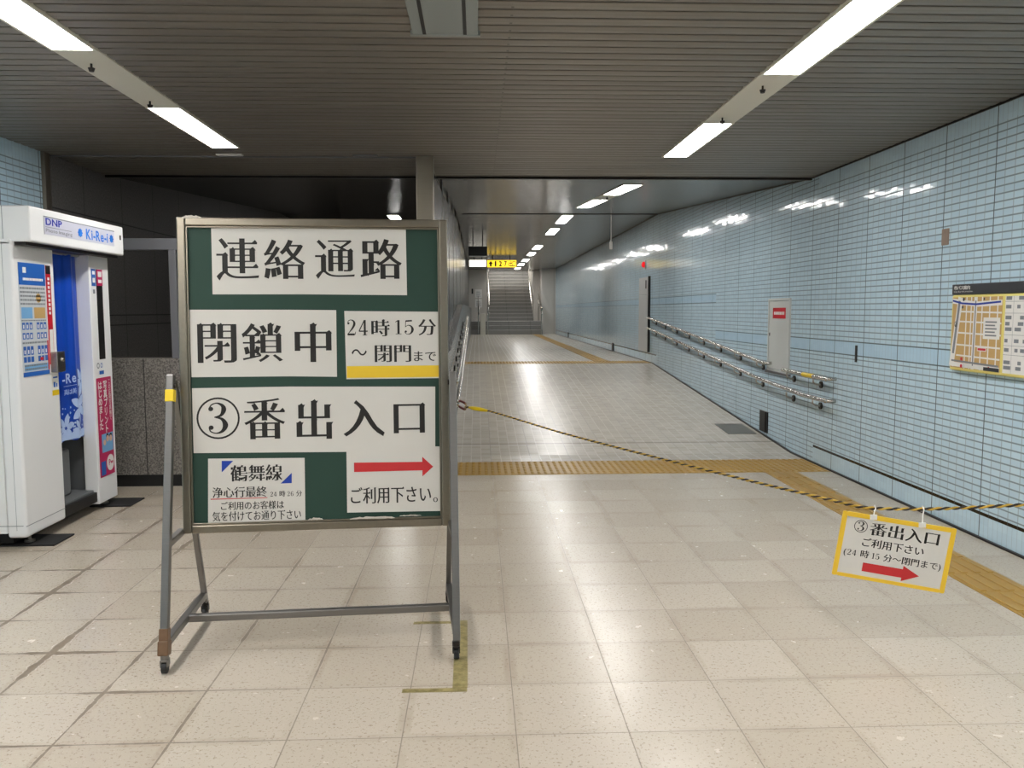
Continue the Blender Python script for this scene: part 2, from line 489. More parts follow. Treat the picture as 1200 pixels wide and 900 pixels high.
DIGITS = {   # bracketed numerals as strokes of (x, y, half width)
 '1': [[(.25, 0, .05), (.25, .70, .05)], [(.12, .012, .013), (.38, .012, .013)], [(.11, .60, .012), (.24, .69, .022)]],
 '2': [[(.10, .55, .052), (.101, .551, .052)], [(.06, .55, .012), (.10, .66, .015), (.22, .705, .017), (.35, .65, .036), (.39, .53, .055), (.33, .38, .045), (.18, .19, .022), (.06, .05, .013)], [(.05, .045, .045), (.40, .045, .045)], [(.42, .03, .018), (.445, .17, .013)]],
 '3': [[(.10, .57, .052), (.101, .571, .052)], [(.065, .58, .012), (.12, .67, .014), (.23, .705, .016), (.34, .65, .036), (.37, .55, .052), (.31, .42, .030), (.18, .375, .013)], [(.18, .375, .013), (.33, .33, .032), (.40, .19, .056), (.34, .05, .035), (.21, -.005, .015), (.09, .04, .014), (.06, .13, .013)], [(.10, .13, .052), (.101, .131, .052)]],
 '4': [[(.33, 0, .05), (.33, .70, .05)], [(.31, .69, .024), (.05, .20, .024)], [(.04, .19, .026), (.47, .19, .026)], [(.22, .012, .013), (.44, .012, .013)]],
 '5': [[(.10, .655, .036), (.38, .67, .036)], [(.10, .67, .013), (.085, .36, .013)], [(.085, .36, .013), (.2, .44, .016), (.34, .39, .036), (.40, .22, .056), (.33, .05, .035), (.2, -.005, .015), (.09, .04, .014), (.06, .12, .013)], [(.10, .13, .05), (.101, .131, .05)]],
 '6': [[(.36, .60, .046), (.361, .601, .046)], [(.39, .62, .013), (.30, .70, .015), (.18, .65, .030), (.09, .46, .052), (.08, .25, .055), (.13, .07, .036), (.24, -.005, .015), (.35, .06, .036), (.40, .21, .053), (.35, .36, .036), (.24, .41, .015), (.13, .34, .013), (.09, .24, .013)]],
}
def digit(ch):
    out = []
    for st in DIGITS[ch]:
        P = []
        if len(st) > 2:
            for i in range(len(st) - 1):
                q = [st[max(i - 1, 0)], st[i], st[i + 1], st[min(i + 2, len(st) - 1)]]
                for j in range(4):
                    f = j / 4
                    P.append([.5 * (2 * b_ + (c_ - a_) * f + (2 * a_ - 5 * b_ + 4 * c_ - d_) * f * f + (3 * b_ - a_ - 3 * c_ + d_) * f ** 3) for a_, b_, c_, d_ in zip(*q)])
            P.append(list(st[-1]))
        else: P = [list(q) for q in st]
        for x, y, r in P if len(st) > 2 or abs(st[0][0] - st[1][0]) < .01 and abs(st[0][1] - st[1][1]) < .01 else []:
            out.append([Vector((x + r * math.cos(k * math.pi / 6), y + r * math.sin(k * math.pi / 6))) for k in range(12)])
        for (x0, y0, r0), (x1, y1, r1) in zip(P[:-1], P[1:]):
            d = Vector((x1 - x0, y1 - y0))
            if d.length < 1e-5: continue
            d.normalize(); n_ = Vector((-d.y, d.x))
            q = [Vector((x0, y0)) - n_ * r0, Vector((x1, y1)) - n_ * r1, Vector((x1, y1)) + n_ * r1, Vector((x0, y0)) + n_ * r0]
            out.append(q if area(q) > 0 else q[::-1])
    return out
def glyph(ch, style):
    """(list of triangles in em units). style: 'ming' thickens uprights, thins crossbars and adds the little triangles"""
    if (ch, style) in _G: return _G[ch, style]
    if style in ('ming', 'small') and ch in DIGITS:
        tris = fill(digit(ch)); xs = [v.x for t in tris for v in t]; ys = [v.y for t in tris for v in t]
        _G[ch, style] = (tris, (min(xs), min(ys), max(xs), max(ys))); return _G[ch, style]
    polys = outline(ch); extra = []
    if not polys: _G[ch, style] = ([], (0, 0, .3, .1)); return _G[ch, style]
    sg = 1.0 if sum(area(p) for p in polys) > 0 else -1.0
    kana = 0x3040 <= ord(ch) <= 0x30ff
    cjk = ord(ch) >= 0x4e00
    if style == 'ming': a, b = (0.027, 0.013) if cjk else ((0.014, 0.0) if kana else (0.012, 0.010))
    elif style == 'small': a, b = (0.020, 0.004) if cjk else ((0.014, -0.003) if kana else (0.012, 0.0))
    elif style == 'bold': a, b = 0.026, -0.020
    elif style == 'heavy': a, b = 0.050, -0.040
    else: a, b = 0.0, 0.0
    out = []
    for p in polys:
        n = len(p); q = []
        def nrm(i):
            e = (p[(i + 1) % n] - p[i]); e = Vector((e.y, -e.x)) * sg; L = e.length
            return (e / L if L > 1e-9 else Vector((0, 0))), L
        N = [nrm(i) for i in range(n)]
        for i in range(n):
            n1, n2 = N[i - 1][0], N[i][0]
            d1 = a * n1.x ** 2 - b * n1.y ** 2; d2 = a * n2.x ** 2 - b * n2.y ** 2
            det = n1.cross(n2)
            if abs(det) > 0.35:
                mv = Vector(((d1 * n2.y - d2 * n1.y) / det, (n1.x * d2 - n2.x * d1) / det))
            else:
                h = (n1 + n2); h = h.normalized() if h.length > 1e-6 else n1
                mv = h * (d1 + d2) / 2
            if mv.length > .07: mv = mv.normalized() * .07
            q.append(p[i] + mv)
        out.append(q)
        if style in ('ming', 'small') and cjk:
            for i in range(n):
                nn, L = N[i]; np_, Lp = N[i - 1]; nx_, Ln = N[(i + 1) % n]
                up, lo = (q[i], q[(i + 1) % n]) if q[i].y > q[(i + 1) % n].y else (q[(i + 1) % n], q[i])
                if nn.x > .97 and .045 < L < .09 and abs(np_.y) > .97 and abs(nx_.y) > .97 and Lp > .09 and Ln > .09 and np_.y * nx_.y < 0:
                    x, y = up.x, up.y          # free right end of a crossbar
                    extra.append([Vector((x - .12, y - .002)), Vector((x + .012, y - .012)), Vector((x - .045, y + .062))])
                elif nn.x > .97 and L > .1:
                    # top right shoulder of a frame
                    pn, pl = (np_, Lp) if np_.y > .9 else (nx_, Ln)
                    if pn.y > .97 and pl > .12 and area(p) * sg > 0:
                        x, y = up.x, up.y
                        extra.append([Vector((x - .11, y - .003)), Vector((x + .022, y - .045)), Vector((x - .045, y + .038))])
                if nn.y > .97 and .05 < L < .095 and area(p) * sg > 0 and Lp > .12 and Ln > .12 and abs(np_.x) > .97 and abs(nx_.x) > .97:
                    xr = max(q[i].x, q[(i + 1) % n].x); y = q[i].y   # head of an upright
                    extra.append([Vector((xr - .03, y - .004)), Vector((xr - .01, y - .075)), Vector((xr + .035, y + .006))])
    for t in extra:
        if area(t) * sg < 0: t.reverse()
    tris = fill(out + extra)
    xs = [v.x for t in tris for v in t]; ys = [v.y for t in tris for v in t]
    _G[ch, style] = (tris, (min(xs), min(ys), max(xs), max(ys)))
    return _G[ch, style]

def text(bd, s, O, U, V, box, style='ming', vertical=False, shift=0.0):
    """lay the string s into box=(u0,v0,u1,v1) of the plane O + u*U + v*V"""
    O, U, V = Vector(O), Vector(U).normalized(), Vector(V).normalized(); N = U.cross(V)
    T = []; pen = 0.0
    for ch in s:
        if ch == ' ': pen += .3; continue
        tr, bb = glyph(ch, style)
        wide = ord(ch) > 0x2000
        if vertical:
            T += [[v - Vector(((bb[0] + bb[2]) / 2, bb[3] + pen)) for v in t] for t in tr] if False else [[Vector((v.x - .4, v.y - pen)) for v in t] for t in tr]
            pen += .92
        elif wide:
            T += [[v + Vector((pen, 0)) for v in t] for t in tr]; pen += 1.0 if style in ('ming', 'small') else .88
        else:
            T += [[v + Vector((pen - bb[0] + .03, 0)) for v in t] for t in tr]; pen += bb[2] - bb[0] + (.14 if style in ('ming', 'small') else .09)
    xs = [v.x for t in T for v in t]; ys = [v.y for t in T for v in t]
    x0, x1, y0, y1 = min(xs), max(xs), min(ys), max(ys)
    sx = (box[2] - box[0]) / (x1 - x0); sy = (box[3] - box[1]) / max(y1 - y0, 1e-6)
    vs = []; fs = []
    for t in T:
        k = len(vs)
        for v in t: vs.append(O + U * (box[0] + (v.x - x0) * sx) + V * (box[1] + (v.y - y0) * sy) + N * shift)
        fs.append(list(range(k, k + len(t))))
    bd.add(vs, fs); return bd

class Plane:
    """drawing surface: u along U, v along V, outwards N"""
    def __init__(s, O, U, V): s.O = Vector(O); s.U = Vector(U).normalized(); s.V = Vector(V).normalized(); s.N = s.U.cross(s.V)
    def p(s, u, v, n=0.0): return s.O + s.U * u + s.V * v + s.N * n
    def poly(s, bd, pts, n=0.0): bd.add([s.p(u, v, n) for u, v in pts], [list(range(len(pts)))]); return bd
    def rect(s, bd, u0, v0, u1, v1, n=0.0): return s.poly(bd, [(u0, v0), (u1, v0), (u1, v1), (u0, v1)], n)
    def slab(s, bd, pts, n0, n1):
        bd.extrude([s.p(u, v, n0) for u, v in pts], s.N * (n1 - n0)); return bd
    def disc(s, bd, u, v, r, n=0.0, k=28, squash=1.0):
        return s.poly(bd, [(u + r * math.cos(2 * math.pi * i / k), v + squash * r * math.sin(2 * math.pi * i / k)) for i in range(k)], n)
    def ring(s, bd, u, v, r0, r1, n=0.0, k=36):
        for i in range(k):
            a, b = 2 * math.pi * i / k, 2 * math.pi * (i + 1) / k
            s.poly(bd, [(u + r0 * math.cos(a), v + r0 * math.sin(a)), (u + r1 * math.cos(a), v + r1 * math.sin(a)), (u + r1 * math.cos(b), v + r1 * math.sin(b)), (u + r0 * math.cos(b), v + r0 * math.sin(b))], n)
        return bd
    def text(s, bd, t, box, style='ming', n=0.0, vertical=False): return text(bd, t, s.O, s.U, s.V, box, style, vertical, n)

# ================================================================== THE SETTING
b = B(); b.box((XL - .1, YBACK, -.15), (XR + .1, 8.14, 0)); structure(b.build('floor', 'floor'))
b = B()
b.extrude([(XL - .1, 8.14, -.15), (XL - .1, 8.14, 0), (XL - .1, RAMP0, 0), (XL - .1, RAMP1, RAMPH), (XL - .1, YEND + 6, RAMPH), (XL - .1, YEND + 6, -.15)], (XR - XL + .2, 0, 0))
structure(b.build('floor', 'floor_small'))

def slat_ceiling(y0, y1, zf, pitch=0.1, gap=0.022, dep=0.026, x0=XL - .1, x1=XR + .1):
    b = B(); prof = []; y = y0
    while y < y1 - 1e-6:
        ye = min(y + pitch, y1)
        prof += [(y, dep), (y + gap * .5, dep), (y + gap * .5 + .001, 0.002), (y + gap, 0.0004), ((y + ye + gap * .5) / 2, -.0012), (ye - gap * .4, 0.0004), (ye - gap * .4 + .004, 0.002), (ye - .0005, dep)]
        y = ye
    vs = []
    for (py, dz) in prof:
        z = zf(py) + dz
        vs += [(x0, py, z), (x1, py, z)]
    n = len(prof)
    b.add(vs, [[2 * i, 2 * i + 2, 2 * i + 3, 2 * i + 1] for i in range(n - 1)])
    # closed back of the ceiling
    zt = max(zf(y0), zf(y1)) + .12
    b.add([(x0, y0, zt), (x1, y0, zt), (x1, y1, zt), (x0, y1, zt)], [[0, 1, 2, 3]])
    return b
structure(slat_ceiling(YBACK, CS0, ceil_z).build('ceiling', 'ceiling'))
structure(slat_ceiling(CS0, CS1, ceil_z, 0.1, 0.006, 0.004).build('ceiling', 'ceiling_gloss'))
structure(slat_ceiling(CS1, YEND + 1.2, ceil_z, 0.2, 0.008, 0.006).build('ceiling', 'ceiling_gloss'))

b = B(); b.box((XR, YBACK, -.1), (XR + .2, YEND + 1.4, 3.5)); structure(b.build('wall_right', 'tile_right'))
b = B(); b.box((XL - .2, YBACK, -.1), (XL, 7.0, 3.0)); structure(b.build('wall_left', 'tile_left'))
b = B(); b.box((XL - .25, 7.0, -.1), (XL - .0, YEND - 14, 3.5)); structure(b.build('wall_left', 'dark_granite'))
b = B(); b.box((XL - .2, YBACK - .2, -.1), (XR + .2, YBACK, 3.0)); structure(b.build('wall_back', 'tile_back'))
b = B(); b.box((XL - .2, YEND - 14, -.1), (-.6, YEND - 13.8, 3.6)); structure(b.build('wall_passage', 'dark_granite'))
# edge strip where the tiled wall meets the dark granite, thin bright trim across the ceiling
b = B(); b.box((XL, 7.0, 0), (XL + .03, 7.09, ZC), .004); structure(b.build('trim_1', 'post'))
b = B(); b.box((XL, 7.155, ZC - .012), (-.5, 7.175, ZC + .001), .003); structure(b.build('trim_2', 'grey_metal'))
b = B(); b.box((XL, CS0 - .03, ZC - .022), (XR, CS0 + .01, ZC + .002), .003); structure(b.build('trim_3', 'dark_steel'))
b = B(); b.box((-.27, CS1 - .01, 3.205), (XR, CS1 + .02, 3.222), .003); structure(b.build('trim_4', 'dark_steel'))
# dark steel strip along the head and the foot of the right wall
b = B(); b.box((XR - .012, YBACK, ZC - .012), (XR + .01, CS0, ZC + .003)); b.beam((XR - .001, CS0, ZC - .004), (XR - .001, CS1, ZC + CSH - .004), .022, .015); b.box((XR - .012, CS1, 3.208), (XR + .01, YEND + 1.2, 3.223))
structure(b.build('trim_5', 'dark_steel'))
b = B(); b.box((XR - .02, YBACK, -.01), (XR + .01, RAMP0, .012)); b.beam((XR - .005, RAMP0, .004), (XR - .005, RAMP1, RAMPH + .004), .03, .016); b.box((XR - .02, RAMP1, RAMPH - .01), (XR + .01, YEND - 1.4, RAMPH + .012))
structure(b.build('baseboard_right', 'dark_steel'))

# low granite wall of the closed passage with its grey metal frame
b = B(); b.box((XL, 7.15, .1), (-2.3, 7.34, 1.093), .004); structure(b.build('wall_granite', 'granite'))
b = B(); b.box((XL, 7.16, 0), (-2.3, 7.33, .1)); structure(b.build('baseboard_granite', 'black'))
t = thing('metal_door_frame', (-2.55, 7.2, 1.093), 'grey metal frame standing on the granite wall behind the photo booth', 'frame')
b = B(); b.box((-2.582, 7.17, 1.093), (-2.522, 7.27, 2.0), .004); b.build('post', 'grey_metal', t)
b = B(); b.box((XL + .002, 7.17, 2.0), (-2.3, 7.27, 2.095), .004); b.build('lintel', 'grey_metal', t)
b = B(); b.box((-2.36, 7.17, 1.093), (-2.3, 7.27, 2.0), .004); b.build('post', 'grey_metal', t)

# partition between the ramp and the closed passage: granite parapet, posts, dark glass, head rail
PX0, PX1 = -.60, -.27
b = B()
b.extrude([(PX0, 7.35, 0), (PX0, RAMP0, 0), (PX0, RAMP1, RAMPH), (PX0, YEND - .02, RAMPH), (PX0, YEND - .02, RAMPH + 1.1), (PX0, RAMP1, RAMPH + 1.1), (PX0, RAMP0, 1.1), (PX0, 7.35, 1.1)], (PX1 - PX0, 0, 0))
structure(b.build('wall_partition', 'parapet_granite'))
b = B(); b.box((-.505, 7.1, 0), (-.363, 7.26, ZC + .002), .006); structure(b.build('wall_pillar', 'post'))
tpost = []
ys = [9.0, 10.9, 12.8, 14.7] + [15.2 + 2.6 * i for i in range(1, 8)]
for y in ys:
    b = B(); b.box((-.505, y, floor_z(y + .1) + 1.1), (-.363, y + .14, ceil_z(y) + .004), .005)
    tag(b.build('partition_post', 'post_dark'), 'slim dark steel post standing on the granite parapet behind the near pillar', 'post', 'partition posts')
edges = [7.26] + ys + [YEND - .02]
for i in range(len(edges) - 1):
    y0, y1 = edges[i] + (.14 if i else 0), edges[i + 1]
    if y1 - y0 < .2: continue
    b = B(); zt0, zt1 = ceil_z(y0) - .10, ceil_z(y1) - .10
    zb0, zb1 = floor_z(y0) + 1.1, floor_z(y1) + 1.1
    b.extrude([(-.378, y0 + .002, zb0 + .01), (-.378, y1 - .002, zb1 + .01), (-.378, y1 - .002, zt1), (-.378, y0 + .002, zt0)], (.012, 0, 0))
    tag(b.build('partition_glass', 'glass'), 'dark glass pane above the granite parapet between the partition posts', 'glass pane', 'partition glass panes')
b = B(); b.box((-.47, 7.26, ZC - .09), (-.39, CS0, ZC - .002)); b.beam((-.43, CS0, ZC - .046), (-.43, CS1, ZC + CSH - .046), .08, .088); b.box((-.47, CS1, ZC + CSH - .09), (-.39, YEND - .02, ZC + CSH - .002))
structure(b.build('trim_6', 'post'))

# ------------------------------------------------------------------ far end: end wall, door, stairs
b = B()
b.box((-.62, YEND, RAMPH), (.33, YEND + .2, 3.6)); b.box((.33, YEND + 1.15, 3.215), (XR + .1, YEND + 1.3, 4.2))
structure(b.build('wall_end', 'end_wall'))
b = B(); b.box((2.68, YEND - .9, RAMPH), (XR + .02, YEND + .5, 3.3)); structure(b.build('wall_end', 'end_wall'))
b = B(); b.box((2.45, YEND + .5, RAMPH), (2.75, YEND + 7.5, 5.6)); b.box((.1, YEND + .2, RAMPH), (.4, YEND + 7.5, 5.6)); b.box((.1, YEND + 7.3, 3), (2.75, YEND + 7.5, 5.6))
structure(b.build('wall_stair', 'end_wall'))
b = B()
for i in range(3): b.box((-.52 if i < 3 else 0, YEND - 1.5 + .32 * i, RAMPH + .18 * i), (2.68, YEND + .7, RAMPH + .18 * (i + 1)), .006)
structure(b.build('floor_landing', 'stair'))
st = thing('staircase', (1.42, YEND + .7, 1.04), 'grey stone staircase climbing away at the far end of the corridor', 'stairs')
for i in range(18):
    b = B(); y = YEND + .7 + .32 * i; z = 1.04 + .162 * i
    b.box((.4, y, z), (2.45, y + .36, z + .158)); b.mi = 1; b.box((.4, y - .012, z + .128), (2.45, y + .035, z + .163), .004)
    b.build('step', ['stair', 'stair_nose'], st)
for x, nm in ((.5, 'left'), (2.36, 'right')):
    b = B(); pth = [(x, YEND + .45, 1.75), (x, YEND + .75, 1.95), (x, YEND + 6.2, 4.75)]
    b.tube(pth, .028, 10)
    for k in range(4):
        f = .1 + k * .28; p = Vector(pth[1]).lerp(Vector(pth[2]), f); xx = .4 if x < 1 else 2.45
        b.tube([p, (p.x, p.y, p.z - .08), (xx, p.y, p.z - .1)], .01, 8)
    b.build('handrail', 'chrome', st)
lamp_t = thing('stair_fill_light', (1.42, YEND + 3.0, 4.75), 'unseen strip light added above the far stairs to brighten them', 'ceiling light')  # added lamp, hidden by the ceiling edge, that brightens the far stairs
b = B(); b.box((.6, YEND + 2.9, 4.75), (2.3, YEND + 3.3, 4.80), .004); b.build('diffuser', 'lamp', lamp_t)
b = B(); b.box((.56, YEND + 2.86, 4.79), (2.34, YEND + 3.34, 4.86), .004); b.build('housing', 'strip_panel', lamp_t)
b = B(); b.box((.1, YEND + 1.15, 5.6), (2.75, YEND + 7.5, 5.7)); structure(b.build('ceiling', 'ceiling_gloss'))
# low pillar with two bent rails at the foot of the landing
t = thing('low_pillar', (.215, YEND - 1.55, RAMPH), 'short square stone pillar at the left foot of the far stairs', 'pillar')
b = B(); b.box((.11, YEND - 1.68, RAMPH), (.32, YEND - 1.5, 1.36), .01); b.build('shaft', 'strip_panel', t)
t2 = None
for x, lab in ((.03, 'bent steel handrail left of the low pillar by the far stairs'), (.42, 'bent steel handrail right of the low pillar by the far stairs'), (2.62, 'bent steel handrail at the right foot of the far stairs')):
    b = B()
    for dz in (0, .2):
        b.tube([(x, YEND - 1.75, 1.3 + dz * .9), (x + .03, YEND - 1.75, 1.38 + dz), (x, YEND - 1.5, 1.45 + dz), (x, YEND + .3, 2.0 + dz)], .022, 10)
    zb = RAMPH if x < 1 else 1.0
    b.tube([(x, YEND - 1.64, RAMPH), (x, YEND - 1.64, 1.6)], .02, 8); b.tube([(x, YEND + .1, 1.02), (x, YEND + .1, 2.12)], .02, 8)
    tag(b.build('stair_handrail', 'chrome'), lab, 'handrail', 'handrails at the far stairs')
# open lift door in the end wall
t = thing('lift_doorway', (-.55, YEND, 1.04), 'dark open doorway with a steel frame at the far left end', 'doorway')
b = B(); b.box((-.62, YEND - .03, 1.04), (-.42, YEND + .02, 2.62)); b.build('opening', 'panel_steel', t)
b = B(); b.box((-.415, YEND - .05, 1.04), (-.385, YEND + .02, 2.74)); b.box((-.62, YEND - .05, 2.66), (-.385, YEND + .02, 2.74)); b.build('frame', 'dark_steel', t)
b = B(); b.box((-.56, YEND - .05, 1.35), (-.46, YEND - .028, 2.5)); b.build('window', 'black', t)
for z0, lab in ((2.03, 'white notice sheet on the far end wall, the upper of two'), (1.62, 'white notice sheet on the far end wall, the lower of two')):
    tt = thing('wall_notice', (.045, YEND - .005, z0), lab, 'notice', 0, 'notices on the end wall')
    pl = Plane((-.10, YEND - .006, z0), (1, 0, 0), (0, 0, 1))
    b = B(); pl.slab(b, [(0, 0), (.29, 0), (.29, .36), (0, .36)], -.005, 0); b.build('sheet', 'white_print', tt)
    b = B()
    for k in range(4): pl.rect(b, .05, .06 + .06 * k, .24 - .03 * (k % 2), .08 + .06 * k, .002)
    b.build('print', 'grey_print', tt)
b = B(); b.box((-.25, YEND - .03, 2.2), (-.18, YEND, 2.42), .005); tag(b.build('call_box', 'black'), 'small black box on the far end wall beside the white notices', 'box')

# ================================================================== TACTILE PAVING
def dots(name, x0, x1, y0, y1, z, label, pitch=.06):
    b = B(); b.box((x0, y0, z - .004), (x1, y1, z + .004), .001)
    nx = int((x1 - x0) / pitch); ny = max(1, int((y1 - y0) / pitch))
    for i in range(nx):
        for j in range(ny):
            cx = x0 + (i + .5) * (x1 - x0) / nx; cy = y0 + (j + .5) * (y1 - y0) / ny
            n = 8; vs = []
            for r, h in ((.0185, .004), (.012, .0095)):
                vs += [(cx + r * math.cos(2 * math.pi * k / n), cy + r * math.sin(2 * math.pi * k / n), z + h) for k in range(n)]
            b.add(vs, [[k, (k + 1) % n, n + (k + 1) % n, n + k] for k in range(n)] + [list(range(n, 2 * n))])
    return tag(b.build(name, 'tactile'), label, 'tactile paving')
def bars(name, x0, x1, y0, y1, z, label):
    b = B(); y = y1
    while y > y0 + .05:
        ya = max(y - .3, y0)
        b.box((x0 + .0015, ya + .0015, z - .004), (x1 - .0015, y - .0015, z + .004), .001)
        for k in range(4):
            cx = x0 + (k + .5) * (x1 - x0) / 4
            b.box((cx - .017, ya + .014, z + .003), (cx + .017, y - .014, z + .0095), .004, None, 1)
        y = ya
    return tag(b.build(name, 'tactile'), label, 'tactile paving')
dots('tactile_strip', -.26, XR - .03, 7.49, 8.13, 0, 'yellow dotted tactile strip crossing the floor at the foot of the ramp')
dots('tactile_strip', -.26, XR - .03, RAMP1 + .02, RAMP1 + .62, RAMPH, 'yellow dotted tactile strip crossing the corridor at the top of the ramp')
bars('tactile_guide', 2.63, 2.93, -2.0, 7.488, 0, 'yellow barred guide path running beside the right wall, near the camera')
bars('tactile_guide', 2.25, 2.55, RAMP1 + .63, YEND - 1.6, RAMPH, 'yellow barred guide path running towards the far stairs')

# ================================================================== CEILING LIGHTS
def zone(x, y):
    y_ = y
    ang = math.atan2(CSH, CS1 - CS0) if CS0 < y_ < CS1 else 0.0
    return Matrix.Translation((x, y, ceil_z(y))) @ Matrix.Rotation(ang, 4, 'X')
def lamp(x, y0, y1, label, group):
    ym = (y0 + y1) / 2; t = thing('ceiling_light', (x, ym, ceil_z(ym)), label, 'ceiling light', 0, group)
    T = zone(x, ym); h = (y1 - y0) / 2
    b = B()
    for sx in (-1, 1): b.box((sx * .104 - .008, -h, -.012), (sx * .104 + .008, h, .03), .002, T)
    for sy in (-1, 1): b.box((-.096, sy * (h - .006) - .006, -.010), (.096, sy * (h - .006) + .006, .03), .002, T)
    b.build('frame', 'strip_panel', t)
    b = B(); b.box((-.096, -h + .012, -.008), (.096, h - .012, .02), .003, T); b.build('diffuser', 'lamp', t)
    return t
def blank(x, y0, y1, label, group):
    ym = (y0 + y1) / 2; t = thing('light_trough_panel', (x, ym, ceil_z(ym)), label, 'ceiling panel', 0, group)
    T = zone(x, ym); h = (y1 - y0) / 2
    b = B(); b.box((-.11, -h + .002, -.008), (.11, h - .002, .02), .003, T); b.build('panel', 'strip_panel', t)
    for f in (-.62, .72):
        b = B(); q = T @ Vector((-.02, f * h, -.008)); b.cyl(q, q + Vector((0, 0, -.022)), .006, 8); b.cyl(q + Vector((0, 0, -.022)), q + Vector((0, 0, -.04)), .018, 10, .012); b.build('sprinkler_head', 'dark_steel', t)
    return t
XLR, XLL = 1.655, -1.965
rt = 'lights in the right ceiling row'
runs = [(3.42, 4.62), (5.80, 7.07), (8.95, 10.45), (11.35, 13.2), (15.4, 16.8), (17.9, 19.3), (22.5, 23.9), (25.2, 26.6), (28.5, 29.8), (31.1, 32.4), (34.0, 35.3)]
runs = [(-5.4, -3.1), (-2.6, -.3), (.1, 1.7), (2.3, 4.62)] + runs[1:]
names = {3: 'long white strip light at the top right of the ceiling, nearest the camera', 4: 'white strip light second from the camera in the right ceiling row',
         5: 'white strip light in the right row just past the dark ceiling joint', 6: 'fourth white strip light along the right ceiling row, above the ramp'}
for i, (a, c) in enumerate(runs):
    if i < 3: lab = 'white strip light overhead in the right ceiling row, behind the camera'
    else: lab = names.get(i, 'small distant white strip light in the right ceiling row, number %d from the camera' % (i - 2))
    lamp(XLR, a, c, lab, rt)
blank(XLR, 4.62, 5.80, 'off-white blank panel between the two nearest right-hand strip lights', 'blank light trough panels')
blank(XLR, 10.45, 11.35, 'off-white blank panel between strip lights above the ramp', 'blank light trough panels')
lt = 'lights in the left ceiling row'
for i, (a, c) in enumerate([(-5.4, -3.1), (-2.6, -.3), (.1, 1.7), (2.1, 4.31), (5.47, 6.78)]):
    lab = ['white strip light overhead in the left ceiling row, behind the camera', 'white strip light overhead in the left ceiling row, behind the camera', 'white strip light overhead in the left ceiling row, behind the camera', 'long white strip light at the top left corner above the photo booth', 'white strip light in the left row above the green notice board'][i]
    lamp(XLL, a, c, lab, lt)
blank(XLL, 4.31, 5.47, 'off-white blank panel between the two left-hand strip lights', 'blank light trough panels')
lamp(-1.53, 15.45, 16.6, 'white strip light deep in the closed passage, just above the notice board', 'lights in the passage')
for x0, x1, lab in ((-2.13, -1.92, 'thin pale mark on the ceiling beyond the left strip light'), (-1.02, -.82, 'faint grey mark on the ceiling left of the pillar top')):
    b = B(); b.box((x0, 7.06, ZC - .010), (x1, 7.12, ZC + .006), .002); tag(b.build('ceiling_mark', 'white_paint' if x0 < -2 else 'grey_metal'), lab, 'ceiling plate')  # narrow pale and grey marks, drawn as thin boxes
# ceiling air vent
t = thing('ceiling_vent', (-.14, 3.2, ZC), 'grey slotted air vent in the ceiling at the top of the picture', 'vent')
b = B(); b.box((-.29, 2.4, ZC - .02), (.01, 3.985, ZC + .02), .004); b.build('panel', 'vent_grey', t)
for x in (-.235, -.05):
    b = B(); b.box((x - .008, 2.42, ZC - .0215), (x + .008, 3.97, ZC - .015)); b.build('slot', 'black', t)
b = B(); b.box((-.30, 3.97, ZC - .024), (.02, 3.995, ZC + .0), .003); b.build('lip', 'vent_grey', t)

# ================================================================== NOTICE BOARD ON CASTORS
YAW = R(4.16); TL = R(2.9)
bd = thing('notice_board', (-.72, 3.725, 0), 'green notice board with white paper notices on a steel castor stand', 'notice board', YAW)
BM = Matrix.Translation((-.72, 3.725, 0)) @ Matrix.Rotation(YAW, 4, 'Z')
def L(x, y, z): return BM @ Vector((x, y, z))
BT = BM @ Matrix.Translation((0, 0, .5)) @ Matrix.Rotation(-TL, 4, 'X')      # panel frame: x, depth, up
FX0, FX1, FZ0, FZ1 = -.584, .590, .010, 1.397
b = B()
w = .036
for lo, hi in (((FX0, -.018, FZ0), (FX0 + w, .022, FZ1)), ((FX1 - w, -.018, FZ0), (FX1, .022, FZ1)), ((FX0 + w, -.018, FZ0), (FX1 - w, .022, FZ0 + w)), ((FX0 + w, -.018, FZ1 - w), (FX1 - w, .022, FZ1))):
    b.box(lo, hi, .005, BT)
for lo, hi in (((FX0 + w, -.010, FZ0 + w), (FX0 + w + .008, .0, FZ1 - w)), ((FX1 - w - .008, -.010, FZ0 + w), (FX1 - w, 0, FZ1 - w)), ((FX0 + w, -.010, FZ0 + w), (FX1 - w, 0, FZ0 + w + .008)), ((FX0 + w, -.010, FZ1 - w - .008), (FX1 - w, 0, FZ1 - w))):
    b.box(lo, hi, .002, BT)
b.build('frame', 'frame', bd)
b = B(); b.box((FX0 + .02, 0, FZ0 + .02), (FX1 - .02, .014, FZ1 - .02), 0, BT); b.build('panel', 'board_green', bd)
PB = Plane(BT @ Vector((0, 0, 0)), (BT.to_3x3() @ Vector((1, 0, 0))), (BT.to_3x3() @ Vector((0, 0, 1))))
